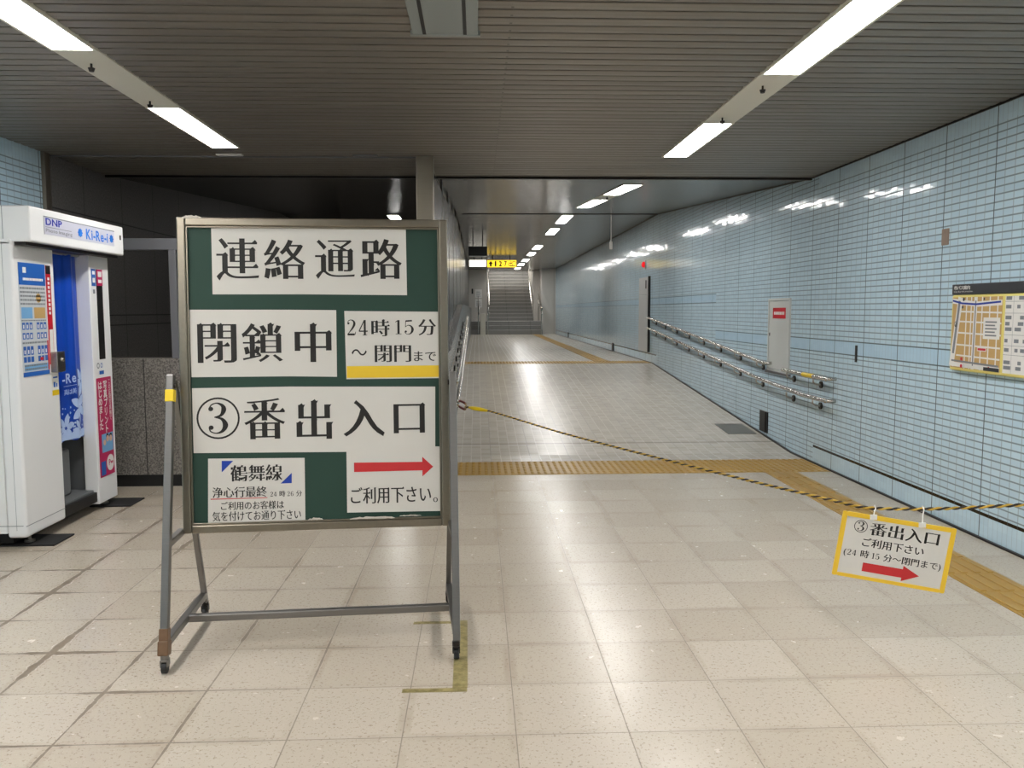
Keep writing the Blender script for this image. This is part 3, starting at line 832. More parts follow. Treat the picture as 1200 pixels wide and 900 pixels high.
# PB.N points towards the reader
def sheet(pts, n, label, marks):
    b = B(); PB.slab(b, pts, n - .0008, n); o = b.build('notice_sheet', 'paper', bd, label)
    for nm, mat, fn in marks:
        m = B(); fn(m, n + .0009); m.build(nm, mat, o)
    return o
def tx(*items):
    def f(m, n):
        for s_, box in items: PB.text(m, s_, box, 'ming' if len(s_) < 3 or s_ == '鶴舞線' else 'small', n)
    return f
sheet([(-.440, 1.063), (-.0195, 1.063), (-.0245, 1.368), (-.440, 1.361)], .0022, 'white sheet lettered 連絡', [('lettering', 'ink', tx(('連', (-.4213, 1.1231, -.239, 1.3092)), ('絡', (-.2173, 1.1309, -.0395, 1.3050))))])
sheet([(-.0195, 1.0628), (.4076, 1.059), (.4058, 1.361), (-.0245, 1.3686)], .0030, 'white sheet lettered 通路', [('lettering', 'ink', tx(('通', (.0043, 1.1313, .1774, 1.3048)), ('路', (.2026, 1.1317, .3857, 1.310))))])
sheet([(-.537, .700), (-.1138, .6991), (-.116, .9949), (-.540, .9959)], .0022, 'white sheet lettered 閉鎖', [('lettering', 'ink', tx(('閉', (-.5087, .7621, -.3413, .9397)), ('鎖', (-.3195, .764, -.1424, .939))))])
sheet([(-.1138, .6991), (.0917, .6948), (.0926, .9925), (-.116, .9949)], .0030, 'white sheet lettered 中', [('lettering', 'ink', tx(('中', (-.0911, .7619, .074, .938))))])
def yb(m, n): PB.rect(m, .1355, .689, .5478, .742, n)
sheet([(.133, .6835), (.550, .6835), (.552, .984), (.1282, .9886)], .0022, 'white sheet with closing time and a yellow band',
      [('lettering', 'ink', tx(('24', (.1408, .8793, .2303, .9503)), ('時', (.2465, .8749, .329, .952)), ('15', (.3528, .882, .436, .9477)), ('分', (.456, .8775, .5359, .9512)), ('〜', (.1576, .7890, .2252, .8176)), ('閉門', (.260, .7587, .423, .837)), ('まで', (.4352, .7615, .5346, .806)))), ('yellow_band', 'yellow_ink', yb)])
def circ3(m, n):
    PB.ring(m, -.4273, .5173, .0845, .0925, n); PB.text(m, '3', (-.4690, .4480, -.3850, .5870), 'ming', n)
    PB.text(m, '番', (-.3151, .4211, -.1374, .603), 'ming', n)
sheet([(-.5356, .3648), (-.1161, .3595), (-.1146, .6534), (-.5366, .6513)], .0022, 'white sheet lettered with a circled 3 and 番', [('lettering', 'ink', circ3)])
sheet([(-.1161, .3595), (.1052, .3566), (.106, .6506), (-.1146, .6534)], .0030, 'white sheet lettered 出', [('lettering', 'ink', tx(('出', (-.0896, .417, .0722, .5959))))])
sheet([(.1052, .3566), (.5262, .3600), (.5294, .6452), (.106, .6506)], .0038, 'white sheet lettered 入口', [('lettering', 'ink', tx(('入', (.1164, .4241, .2999, .5891)), ('口', (.3402, .4361, .4844, .5743))))])
def arrow(m, n): PB.poly(m, [(.161, .2646), (.467, .265), (.467, .2376), (.516, .281), (.467, .3273), (.467, .304), (.161, .3071)], n)
sheet([(.1275, .0815), (.5519, .0767), (.5533, .3723), (.1282, .3773)], .0048, 'white sheet with a red arrow', [('arrow', 'red_ink', arrow), ('lettering', 'ink', tx(('ご利用下さい', (.1444, .1183, .505, .1953)), ('。', (.514, .1183, .535, .140))))])
def tri(m, n):
    PB.poly(m, [(-.416, .328), (-.417, .2767), (-.3665, .3269)], n); PB.poly(m, [(-.114, .2674), (-.1633, .2207), (-.1148, .2214)], n)
def ul(m, n): PB.poly(m, [(-.4671, .1564), (-.222, .1571), (-.222, .1600), (-.4669, .1605)], n)
sheet([(-.4804, .0442), (-.0581, .0388), (-.0568, .3332), (-.4742, .3388)], .0022, 'smaller white sheet headed 鶴舞線 with blue corner triangles',
      [('lettering', 'ink', tx(('鶴舞線', (-.3797, .234, -.1556, .3082)), ('浄心行最終', (-.4586, .163, -.2239, .2113)), ('24 時 26 分', (-.2085, .161, -.071, .1893)), ('ご利用のお客様は', (-.4234, .1071, -.1504, .1456)), ('気を付けてお通り下さい', (-.4609, .0587, -.0765, .1029)))),
       ('corner_triangles', 'blue_ink', tri), ('underline', 'red_ink', ul)])
# torn tape along the foot of the panel and on the top corner
b = B()
rr = random.Random(3)
def torn(x0, x1, zc, h, n):
    k = 14; up = []; dn = []
    for i in range(k + 1):
        x = x0 + (x1 - x0) * i / k; e = math.sin(math.pi * i / k) ** .4
        up.append((x, zc + h * (.4 + .6 * rr.random()) * e)); dn.append((x, zc - h * .3 * rr.random()))
    PB.slab(b, dn + up[::-1], n - .001, n)
torn(-.045, .02, .056, .010, .012); torn(.14, .34, .054, .010, .012); torn(.36, .46, .060, .006, .012)
torn(-.56, -.475, FZ1 - .002, .012, .019)
b.build('torn_tape', 'tape_residue', bd)
TW = .032
for sx in (-1, 1):
    leg = B(); leg.beam(L(sx * .603, -.285, .075), L(sx * .606, -.03, 1.215), TW, TW, (0, 1, 0), .004); lo = leg.build('leg', 'steel_worn', bd)
    if sx < 0:
        q0 = L(-.603, -.285, .075); q1 = L(-.606, -.03, 1.215); d = (q1 - q0)
        c = B(); c.beam(q0 + d * .90, q0 + d * .945, TW + .004, TW + .004, (0, 1, 0), .003); c.build('yellow_tape', 'yellow_tape', lo, 'yellow tape around the leg top')
        c = B(); c.beam(q0 - d * .002, q0 + d * .050, TW + .012, TW + .016, (0, 1, 0), .006); c.beam(q0 + d * .03, q0 + d * .092, TW + .005, TW + .005, (0, 1, 0), .003); c.build('tape_wrap', 'brown_tape', lo, 'brown tape around the leg foot')
    c = B(); c.cyl(L(sx * .603 - .02, -.04, 1.17), L(sx * .603 + .02, -.04, 1.17), .012, 10); c.build('pivot_bolt', 'dark_steel', lo)
    leg = B(); leg.beam(L(sx * .592, .350, .075), L(sx * .604, .0, 1.19), TW * .8, TW * .8, (0, 1, 0), .004); leg.build('leg', 'steel_worn', bd)
    c = B(); c.beam(L(sx * .602, -.275, .115), L(sx * .594, .345, .115), TW, TW, (0, 0, 1), .004); c.build('side_rail', 'steel_worn', bd)
    c = B(); c.beam(L(sx * .602, -.19, .512), L(sx * .594, .0, .520), TW * .9, TW * .9, (0, 0, 1), .004); c.build('side_bracket', 'steel_worn', bd)
    for y, rear in ((-.29, False), (.352, True)):
        x = sx * (.594 if rear else .600)
        c = B(); c.cyl(L(x, y, .058), L(x, y, .078), .017, 12)
        c.box((-.016, -.02, .030), (-.011, .02, .060), .002, BM @ Matrix.Translation((x, y, 0))); c.box((.011, -.02, .030), (.016, .02, .060), .002, BM @ Matrix.Translation((x, y, 0)))
        c.box((-.016, -.02, .052), (.016, .02, .060), .002, BM @ Matrix.Translation((x, y, 0)))
        cs = c.build('castor', 'dark_steel' if not (sx < 0 and not rear) else 'steel_worn', bd)
        c = B(); c.cyl(L(x - .010, y, .026), L(x + .010, y, .026), .026, 20); c.build('wheel', 'black', cs)
        if rear or sx > 0:
            c = B(); c.box((-.012, -.045, .040), (.012, -.012, .048), .003, BM @ Matrix.Translation((x, y, 0)) @ Matrix.Rotation(R(20 * sx), 4, 'X')); c.build('brake_pedal', 'black', cs)
b = B(); b.beam(L(-.588, .035, .112), L(.588, .035, .112), TW, TW, (0, 0, 1), .004); b.build('cross_bar', 'steel_worn', bd)

# floor tape marks beside the board's right castor
for nm, pts, lab in (('floor_tape', [(-.315, 3.885), (-.125, 3.885), (-.125, 3.915), (-.315, 3.915)], 'short olive tape strip on the floor, behind the right castor of the board'),
                     ('floor_tape', [(-.108, 3.2), (-.048, 3.2), (-.058, 3.92), (-.114, 3.92)], 'long olive tape strip on the floor, running along the right side of the board'),
                     ('floor_tape', [(-.305, 3.165), (-.05, 3.165), (-.05, 3.198), (-.305, 3.198)], 'torn olive tape strip on the floor, in front of the right castor of the board')):
    b = B(); b.extrude([(x, y, .0002) for x, y in pts], (0, 0, .0009)); tag(b.build(nm, 'olive_tape'), lab, 'tape', 'floor tape marks')

# ================================================================== PHOTO BOOTH
BX, BXB = -2.83, XL + .02
Y0, Y1 = 5.262, 6.585
ZB, ZT = .072, 1.93
pb = thing('photo_booth', (-3.16, 5.92, 0), 'white photo booth with a blue curtain against the left wall', 'photo booth')
# body shells
b = B(); b.box((BXB, Y0, ZB + .03), (BX - .121, Y0 + .03, ZT), .0); b.build('side_panel', 'white_paint', pb)
b = B(); b.box((BXB, Y1 - .03, ZB), (BX - .03, Y1, ZT), .004); b.build('side_panel', 'white_paint', pb)
b = B(); b.box((BXB, Y0 + .03, ZB), (BXB + .03, Y1 - .03, ZT), 0); b.build('back_panel', 'grey_inside', pb)
b = B(); b.box((BXB + .03, Y0 + .04, ZB + .04), (BX - .04, Y1 - .04, .16), .003); b.mi = 1; b.box((BX - .05, 5.776, ZB), (BX - .015, 6.273, .145), .003); b.build('floor_tray', ['grey_inside', 'black'], pb)
b = B(); b.box((BXB, Y0, ZT - .03), (BX - .01, Y1, ZT), .003); b.build('roof', 'white_paint', pb)
b = B(); b.box((BXB + .1, 6.30, .16), (BX - .12, Y1 - .04, ZT - .04)); b.box((BXB + .03, Y0 + .04, .16), (BX - .12, 5.74, ZT - .04)); b.build('inner_wall', 'grey_inside', pb)
b = B(); b.box((BXB + .25, 5.80, .16), (BX - .14, 6.15, .50), .02); b.build('seat', 'grey_inside', pb)
# front sections
b = B(); b.box((BX - .12, Y0 - .0, ZB), (BX, 5.762, ZT - .002), .018, None, 4); fl = b.build('front_panel', 'white_paint', pb)
b = B(); b.box((BX - .10, 6.268, ZB - .02), (BX, Y1, ZT - .03), .006, None, 3); fr_ = b.build('front_panel', 'white_paint', pb)
b = B(); b.box((BX - .003, 5.262, ZB + .073), (BX + .0008, 5.76, ZB + .077)); b.box((BX - .06, Y0 - .0008, .12), (BX - .062, Y0 + .001, ZT - .02)); b.box((BXB, Y0 - .0008, ZB + .075), (BX - .02, Y0 + .001, ZB + .079)); b.build('seam', 'grey_print', fl)
# header
b = B(); b.box((BXB, Y0 + .01, 1.915), (-2.72, 6.625, 2.133), .012, None, 3); hd = b.build('header', 'white_trim', pb)
b = B(); b.box((BXB, Y0 + .03, 1.895), (-2.76, 6.60, 1.917)); b.build('header_recess', 'dark_steel', hd)
b = B(); b.box((-2.885, Y0 + .0085, 1.92), (-2.882, Y0 + .012, 2.13)); b.build('seam', 'grey_print', hd)
PH = Plane((-2.7195, 0, 0), (0, 1, 0), (0, 0, 1))      # faces +x : U=y, V=z, N=+x
b = B(); PH.slab(b, [(5.44, 1.975), (6.455, 1.975), (6.455, 2.082), (5.44, 2.082)], -.004, .0015)
hs = b.build('sign_panel', 'sign_grey', hd, 'pale lettered header sign')
b = B(); PH.rect(b, 5.435, 2.082, 6.46, 2.088, .002); PH.rect(b, 5.432, 1.972, 5.438, 2.088, .002); b.build('sign_border', 'grey_print', hs)
b = B(); PH.text(b, 'DNP', (5.455, 2.034, 5.665, 2.077), 'bold', .003); b.build('lettering', 'logo_blue', hs)
b = B(); PH.text(b, 'Photo Imaging', (5.455, 1.984, 5.80, 2.012), 'sans', .003); PH.rect(b, 5.45, 2.020, 5.79, 2.023, .003); b.build('lettering', 'grey_print', hs)
b = B(); PH.text(b, 'Ki-Re-i', (6.00, 1.990, 6.345, 2.062), 'bold', .003)
for cy in (5.915, 6.405):
    for k in range(8):
        a = k * math.pi / 4; u, v = math.cos(a), math.sin(a)
        PH.poly(b, [(cy, 2.026), (cy + .024 * u - .013 * v, 2.026 + .022 * v + .009 * u), (cy + .040 * u, 2.026 + .032 * v), (cy + .024 * u + .013 * v, 2.026 + .022 * v - .009 * u)], .003)
b.build('lettering', 'sky_blue', hs)
b = B(); b.box((-2.72, 6.555, 2.03), (-2.7165, 6.575, 2.065), .001); b.build('lock', 'dark_steel', hd)
# curtain: wavy cloth with its printed flowers
def cx(y): return -2.905 + .016 * math.sin((y - 5.77) * 21 + .6) + .005 * math.sin((y - 5.77) * 55 + 1)
b = B(); ny, nz = 60, 12; ya, yb_ = 5.70, 6.295; vs = []
for k in range(nz + 1):
    for j in range(ny + 1):
        y = ya + (yb_ - ya) * j / ny; z = .575 + (1.89 - .575) * k / nz + (.008 * math.sin(y * 40) if k == 0 else 0)
        vs.append((cx(y) - .006 * (k / nz), y, z))
b.add(vs, [[k * (ny + 1) + j, k * (ny + 1) + j + 1, (k + 1) * (ny + 1) + j + 1, (k + 1) * (ny + 1) + j] for k in range(nz) for j in range(ny)], True)
cur = b.build('curtain', 'booth_blue', pb, 'royal blue curtain printed with pale flowers')
def on_curtain(bd_, pts):
    """a printed shape lying on the folds"""
    out = [Vector((cx(y) + .0035 - .006 * (z - .575) / 1.315, y, z)) for y, z in pts]
    bd_.add(out, [list(range(len(out)))])
b = B(); rf = random.Random(11)
def flower(cy, cz, r, rot):
    """six pointed petals, cut fine enough to follow the folds"""
    for k in range(6):
        a = rot + k * math.pi / 3; n, m = 14, 4
        ca, sa = math.cos(a), math.sin(a)
        def pt(i, j):
            t = i / n; w_ = .24 * r * (math.sin(math.pi * min(1, t * .97 + .03)) ** .8) * (j / m * 2 - 1)
            l_ = r * (.10 + .98 * t)
            return (min(max(cy + (l_ * ca - w_ * sa) * .85, 5.705), 6.29), max(cz + l_ * sa + w_ * ca, .585))
        for i in range(n):
            for j in range(m): on_curtain(b, [pt(i, j), pt(i + 1, j), pt(i + 1, j + 1), pt(i, j + 1)])
flower(5.99, .665, .10, .26); flower(6.17, .80, .13, .6); flower(6.24, .98, .11, .1); flower(6.13, .64, .075, 0)
for i in range(70):
    y = rf.uniform(5.78, 6.26); z = .60 + .26 * rf.random() ** 1.4; r = rf.uniform(.005, .010)
    on_curtain(b, [(y + r * math.cos(q * 1.2566), z + r * math.sin(q * 1.2566)) for q in range(5)])
j = 5.705
while j < 6.28:
    on_curtain(b, [(j, .579), (j + .02, .579), (j + .02, .62 + .02 * rf.random()), (j, .62 + .02 * rf.random())]); j += .02
b.build('flower_print', 'flower_white', cur)
PC = Plane((-2.882, 0, 0), (0, 1, 0), (0, 0, 1))
b = B(); PC.text(b, '-Re', (5.90, .985, 6.10, 1.055), 'bold', .003); PC.rect(b, 5.915, .965, 6.11, .968, .003); PC.text(b, '真は美', (5.915, .905, 6.10, .945), 'sans', .003); b.build('lettering', 'flower_white', cur)
b = B(); b.tube([(-2.905, 5.71, 1.893), (-2.905, 6.29, 1.893)], .012, 8); b.build('curtain_rod', 'steel', pb)
# printed boards and stickers on the front
PF = Plane((BX + .0005, 0, 0), (0, 1, 0), (0, 0, 1))
def bars_text(m, u0, v0, u1, v1, rows, n, cols=1, jitter=.3):
    """unreadably small print: rows of short dashes"""
    for r_ in range(rows):
        v = v1 - (r_ + .75) * (v1 - v0) / rows; u = u0; h = (v1 - v0) / rows * .45
        while u < u1 - .004:
            l_ = min(rf.uniform(.010, .028), u1 - u); PF.rect(m, u, v, u + l_, v + h, n); u += l_ + .004
b = B(); PF.slab(b, [(5.312, 1.08), (5.632, 1.08), (5.632, 1.793), (5.312, 1.793)], 0, .003)
pbd = b.build('price_board', 'pale_print', fl, 'blue and white price board')
n = .0036
b = B(); PF.rect(b, 5.312, 1.655, 5.632, 1.793, n); PF.rect(b, 5.312, 1.08, 5.632, 1.108, n)
for r_, (v0, v1) in enumerate(((1.375, 1.42), (1.315, 1.355), (1.215, 1.27), (1.17, 1.205))):
    for c_ in range(7):
        if c_ == 3: continue
        u = 5.325 + c_ * .043; PF.rect(b, u, v0, u + .034, v1, n)
b.build('blue_print', 'mid_blue', pbd)
b = B(); bars_text(b, 5.36, 1.675, 5.60, 1.71, 1, n + .0006); PF.rect(b, 5.36, 1.73, 5.40, 1.765, n + .0006)
for c_ in range(7):
    if c_ == 3: continue
    u = 5.334 + c_ * .043
    for v0 in (1.382, 1.321, 1.223): PF.rect(b, u, v0, u + .014, v0 + .024, n + .0006)
b.build('white_print', 'white_print', pbd)
b = B(); PF.rect(b, 5.325, 1.445, 5.455, 1.515, n); PF.rect(b, 5.33, 1.115, 5.62, 1.155, n - .0003); b.build('photo_print', 'light_blue', pbd)
b = B(); PF.rect(b, 5.475, 1.445, 5.612, 1.515, n); PF.disc(b, 5.535, 1.575, .03, n); b.build('tan_print', 'tan_print', pbd)
b = B(); bars_text(b, 5.32, 1.525, 5.62, 1.648, 5, n); bars_text(b, 5.33, 1.115, 5.60, 1.16, 2, n + .0004); bars_text(b, 5.32, 1.425, 5.62, 1.44, 1, n); bars_text(b, 5.32, 1.28, 5.62, 1.305, 1, n); b.build('small_print', 'grey_print', pbd)
b = B(); PF.rect(b, 5.52, 1.175, 5.56, 1.195, n + .0012); PF.rect(b, 5.615, 1.11, 5.632, 1.30, n + .0006); b.build('red_print', 'red_print', pbd)
b = B(); PF.slab(b, [(5.645, 1.14), (5.705, 1.14), (5.705, 1.79), (5.645, 1.79)], 0, .002); rs_ = b.build('red_sticker', 'red_print', fl, 'narrow red and white sticker')
b = B(); PF.rect(b, 5.655, 1.15, 5.70, 1.37, .0026)
for k in range(9): PF.rect(b, 5.662, 1.47 + .028 * k, 5.688, 1.488 + .028 * k, .0026)
b.build('white_print', 'white_print', rs_)
b = B(); PF.rect(b, 5.645, 1.735, 5.705, 1.79, .0026); b.build('black_print', 'black', rs_)
b = B(); b.box((BX, 5.655, 1.085), (BX + .045, 5.765, 1.222), .005); lk = b.build('lock_box', 'steel', pb)
b = B(); b.cyl((BX + .045, 5.725, 1.165), (BX + .053, 5.725, 1.165), .012, 14); b.build('keyhole', 'chrome', lk)
b = B(); PF.slab(b, [(5.655, .93), (5.745, .93), (5.745, 1.07), (5.655, 1.07)], 0, .0015); sk = b.build('payment_sticker', 'white_print', fl)
b = B(); PF.rect(b, 5.655, .93, 5.745, .965, .0022); b.build('yellow_band', 'yellow_tape', sk)
b = B(); PF.rect(b, 5.675, .985, 5.70, 1.02, .0022); PF.rect(b, 5.71, .985, 5.725, 1.01, .0022); PF.rect(b, 5.67, 1.045, 5.73, 1.055, .0022); b.build('blue_print', 'mid_blue', sk)
# right hand section
b = B(); b.box((BX - .005, 6.375, 1.13), (BX + .001, 6.475, 1.80)); b.build('mirror_strip', 'black', fr_)
b = B(); PF.slab(b, [(6.385, 1.68), (6.475, 1.68), (6.475, 1.80), (6.385, 1.80)], .001, .003); k2 = b.build('purple_sticker', 'magenta', fr_)
b = B(); PF.rect(b, 6.40, 1.745, 6.46, 1.785, .0036); PF.rect(b, 6.40, 1.70, 6.46, 1.725, .0036); b.build('white_print', 'white_print', k2)
b = B(); PF.slab(b, [(6.30, 1.675), (6.365, 1.675), (6.365, 1.80), (6.30, 1.80)], 0, .002); k2 = b.build('blue_sticker', 'mid_blue', fr_)
b = B(); PF.rect(b, 6.312, 1.76, 6.352, 1.785, .0028); PF.rect(b, 6.312, 1.70, 6.352, 1.735, .0028); b.build('white_print', 'white_print', k2)
b = B(); PF.rect(b, 6.315, 1.62, 6.35, 1.65, .001); PF.ring(b, 6.345, 1.085, .014, .022, .001); b.mi = 1; PF.rect(b, 6.36, 1.03 - .012, 6.435, 1.045, .001); PF.ring(b, 6.40, 1.085, .012, .018, .001); b.build('service_sticker', ['grey_print', 'mid_blue'], fr_)
b = B(); PF.slab(b, [(6.302, .243), (6.545, .243), (6.545, .992), (6.302, .992)], 0, .002); mg = b.build('magenta_banner', 'magenta', fr_, 'magenta banner with white upright lettering')
b = B(); PF.text(b, 'はじめました', (6.320, .600, 6.385, .965), 'bold', .003, True); PF.text(b, '写真プリント', (6.405, .570, 6.470, .965), 'bold', .003, True); PF.text(b, 'この証明写真機で', (6.492, .660, 6.530, .970), 'sans', .003, True)
PF.disc(b, 6.475, .335, .062, .0028); b.build('lettering', 'white_print', mg)
b = B(); PF.rect(b, 6.345, .425, 6.535, .565, .003); b.build('photo_print', 'light_blue', mg)
b = B(); PF.disc(b, 6.39, .50, .022, .0038); PF.disc(b, 6.44, .525, .024, .0038); PF.disc(b, 6.495, .52, .024, .0038); b.build('faces', 'skin_print', mg)
b = B(); PF.disc(b, 6.44, .54, .024, .0036); PF.disc(b, 6.495, .536, .024, .0036); b.build('hair', 'black', mg)
b = B(); PF.rect(b, 6.32, .255, 6.395, .36, .003); b.build('blue_print', 'mid_blue', mg)
b = B(); PF.text(b, 'P', (6.445, .315, 6.475, .36), 'bold', .0036); bars_text(b, 6.48, .315, 6.52, .355, 1, .0036); b.build('logo', 'magenta', mg)
# round emblems on the end panel
PE = Plane((0, Y0 - .0005, 0), (1, 0, 0), (0, 0, 1))
b = B(); PE.disc(b, -3.095, 1.600, .078, .0012, 36); em = b.build('round_emblem', 'blue_ink', pb, 'blue round emblem')
b = B(); PE.rect(b, -3.10, 1.565, -3.03, 1.580, .002); PE.rect(b, -3.12, 1.60, -3.06, 1.625, .002); b.build('white_print', 'white_print', em)
b = B(); PE.disc(b, -3.095, 1.375, .075, .0012, 36); em = b.build('round_emblem', 'white_print', pb, 'white round emblem ringed in blue')
b = B(); PE.ring(b, -3.095, 1.375, .052, .058, .002)
for k in range(5): PE.rect(b, -3.07 + .0 * k, 1.362 + .012 * k, -3.035 - .004 * k, 1.369 + .012 * k, .002)
b.build('blue_print', 'mid_blue', em)
b = B(); PE.text(b, 'い、', (-3.09, 1.785, -3.005, 1.815), 'bold', .0012); b.build('lettering', 'ink', pb)
# levelling feet
for x in (-2.90, -3.38):
    for y in (5.42, 6.50):
        b = B(); b.cyl((x, y, .012), (x, y, .115), .010, 10); b.cyl((x, y, .010), (x, y, .022), .032, 14); b.build('foot', 'steel', pb)
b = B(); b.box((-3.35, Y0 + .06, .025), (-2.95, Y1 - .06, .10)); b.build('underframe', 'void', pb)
for (x0, y0, x1, y1, lab) in ((-3.05, 5.33, -2.70, 5.60, 'black rubber mat under the near corner of the photo booth'), (-2.97, 6.40, -2.66, 6.68, 'black rubber mat under the far corner of the photo booth')):
    b = B(); b.box((x0, y0, 0), (x1, y1, .010), .004); tag(b.build('rubber_mat', 'rubber'), lab, 'mat')

# ================================================================== RIGHT WALL FITTINGS
PR = Plane((XR - .0, 0, 0), (0, -1, 0), (0, 0, 1))     # faces -x ; u = -y
# access door with its red plate
t = thing('access_door', (XR, 8.95, .815), 'small light grey access door with a red plate in the tiled wall', 'door')
b = B()
for lo, hi in (((XR - .018, 8.63, .812), (XR + .01, 8.655, 1.612)), ((XR - .018, 9.257, .812), (XR + .01, 9.282, 1.612)), ((XR - .018, 8.655, 1.587), (XR + .01, 9.257, 1.612)), ((XR - .018, 8.655, .812), (XR + .01, 9.257, .837))):
    b.box(lo, hi, .003)
b.build('frame', 'door_grey', t)
b = B(); b.box((XR - .012, 8.66, .842), (XR + .01, 9.252, 1.582), .002); lf = b.build('leaf', 'door_grey', t)
b = B(); b.box((XR - .016, 9.215, 1.20), (XR - .010, 9.235, 1.235), .001); b.build('latch', 'dark_steel', lf)
b = B(); PR.slab(b, [(-9.13, 1.395), (-8.755, 1.395), (-8.755, 1.51), (-9.13, 1.51)], .0125, .016); rp = b.build('plate', 'red_print', lf, 'red plate with white lettering')
b = B()
for k in range(7): PR.rect(b, -9.09 + .045 * k, 1.435, -9.09 + .045 * k + .034, 1.468, .0165)
b.build('lettering', 'white_print', rp)
b = B(); b.box((XR - .03, 8.60, .79), (XR + .01, 9.31, .812), .003); b.build('sill', 'grey_metal', t)
# tall steel cabinet door beyond the rails
t = thing('steel_cabinet_door', (XR, 16.25, .69), 'tall narrow steel cabinet door where the handrails end', 'door')
b = B(); b.box((XR - .04, 15.82, .69), (XR, 16.72, 1.78), .004); b.build('lower_leaf', 'panel_steel', t)
b = B(); b.box((XR - .04, 15.82, 1.785), (XR, 16.72, 2.12), .004); ul_ = b.build('upper_leaf', 'panel_steel', t)
b = B(); b.box((XR - .046, 15.98, 1.90), (XR - .038, 16.06, 2.06), .002); b.build('handle_slot', 'black', ul_)
b = B(); b.box((XR - .045, 15.785, .69), (XR, 15.815, 2.13), .002); b.build('jamb', 'black', t)
# red alarm lamp
t = thing('alarm_lamp', (XR, 16.3, 2.37), 'round red alarm lamp high on the tiled wall above the steel cabinet', 'lamp')
b = B(); b.cyl((XR, 16.3, 2.37), (XR - .02, 16.3, 2.37), .085, 20); b.build('base', 'door_grey', t)
b = B(); b.sphere((XR - .03, 16.3, 2.37), .06, 14, (.8, 1, 1)); b.build('lens', 'red_lamp', t)
# black recess near the floor, floor plate before it
t = thing('wall_recess', (XR, 9.37, .11), 'black open recess low in the tiled wall beside the ramp', 'recess')
b = B(); b.box((XR - .012, 9.24, .10), (XR + .01, 9.50, .335), .002); b.build('frame', 'black', t)
b = B(); b.box((XR - .02, 9.285, .10), (XR - .010, 9.30, .335)); b.build('edge', 'dark_steel', t)
b = B(); sl = RAMPH / (RAMP1 - RAMP0); zf = lambda y: (y - RAMP0) * sl
b.extrude([(2.87, 9.42, zf(9.42) - .002), (3.2, 9.42, zf(9.42) - .002), (3.2, 9.98, zf(9.98) - .002), (2.87, 9.98, zf(9.98) - .002)], (0, 0, .006)); tag(b.build('floor_plate', 'hatch'), 'dull grey metal cover plate set in the ramp floor by the black recess', 'cover plate')
for y, z, lab in ((20.0, RAMPH, 'small black drain box at the foot of the tiled wall, beyond the ramp top'), (30.0, RAMPH, 'small black drain box at the foot of the far tiled wall')):
    b = B(); b.box((XR - .02, y, z + .02), (XR + .01, y + .22, z + .2), .003); tag(b.build('drain_box', 'black'), lab, 'box')
b = B(); b.box((XR - .006, 5.735, 1.935), (XR + .01, 5.825, 2.05), .006); tag(b.build('wall_plate', 'brown_plate'), 'brown stained metal plate high on the tiled wall above the map', 'plate')
b = B(); b.box((XR - .006, 7.08, 1.035), (XR + .01, 7.115, 1.18), .002); tag(b.build('wall_slot', 'black'), 'narrow dark upright slot in the tiled wall left of the map', 'slot')

# handrails ------------------------------------------------------------------
def rail_path(x, y0, y1, h):
    pts = []
    ys_ = [y0, min(y0 + .55, y1)] + [y0 + .55 + i * (y1 - y0 - .55) / 6 for i in range(1, 7)] if y1 - y0 > 1.3 else [y0, y0 + .35, y1]
    for y in ys_: pts.append((x, y, floor_z(y) + h))
    return pts
def handrail(name, x, xw, y0, y1, h, brackets, label, parts=True):
    t = thing(name, (xw, (y0 + y1) / 2, floor_z((y0 + y1) / 2)), label, 'handrail', 0, None)
    P = rail_path(x, y0, y1, h)
    b = B(); b.tube(P, .021, 14); b.sphere(P[0], .0215, 12); b.sphere(P[-1], .0215, 12)
    b.build('rail', 'chrome', t)
    sgn = 1 if xw > x else -1
    # closed return at the near end, bent back to the wall
    b = B(); p = Vector(P[0]); b.tube([p, p + Vector((sgn * .03, -.02, 0)), p + Vector((sgn * (abs(xw - x) - .004), -.02, 0))], .018, 12); b.build('end_return', 'chrome', t)
    for y in brackets:
        if not (y0 < y < y1): continue
        z = floor_z(y) + h
        b = B(); b.tube([(x, y, z - .015), (x, y, z - .055), (x + sgn * .03, y, z - .075), (xw - sgn * .01, y, z - .08)], .009, 8)
        br = b.build('bracket', 'steel', t)
        b = B(); b.cyl((xw - sgn * .016, y, z - .08), (xw, y, z - .08), .034, 16); b.build('rosette', 'dark_steel', br)
    return t
BRK = [7.80, 8.48, 9.42, 10.25, 11.1, 11.95, 12.8, 13.6, 14.45, 15.2]
XRAIL = 3.185
ru1 = handrail('handrail', XRAIL, XR, 7.50, 8.60, .857, BRK, 'short upper steel handrail on the tiled wall right of the access door')
ru2 = handrail('handrail', XRAIL, XR, 9.17, 15.6, .850, BRK, 'long upper steel handrail along the ramp wall left of the access door')
ru3 = handrail('handrail', XRAIL, XR, 7.50, 15.6, .655, BRK, 'lower steel handrail along the right ramp wall under the access door')
b = B(); b.tube([(XRAIL, 7.80, .858), (XRAIL, 8.05, .858)], .0225, 12); b.build('braille_label', 'yellow_tape', ru1, 'yellow label around the rail')
XLRAIL = -.19
hl1 = handrail('handrail', XLRAIL, PX1, 7.5, 15.6, .857, BRK, 'upper steel handrail on the granite parapet left of the ramp')
hl2 = handrail('handrail', XLRAIL, PX1, 7.5, 15.6, .655, BRK, 'lower steel handrail on the granite parapet left of the ramp')

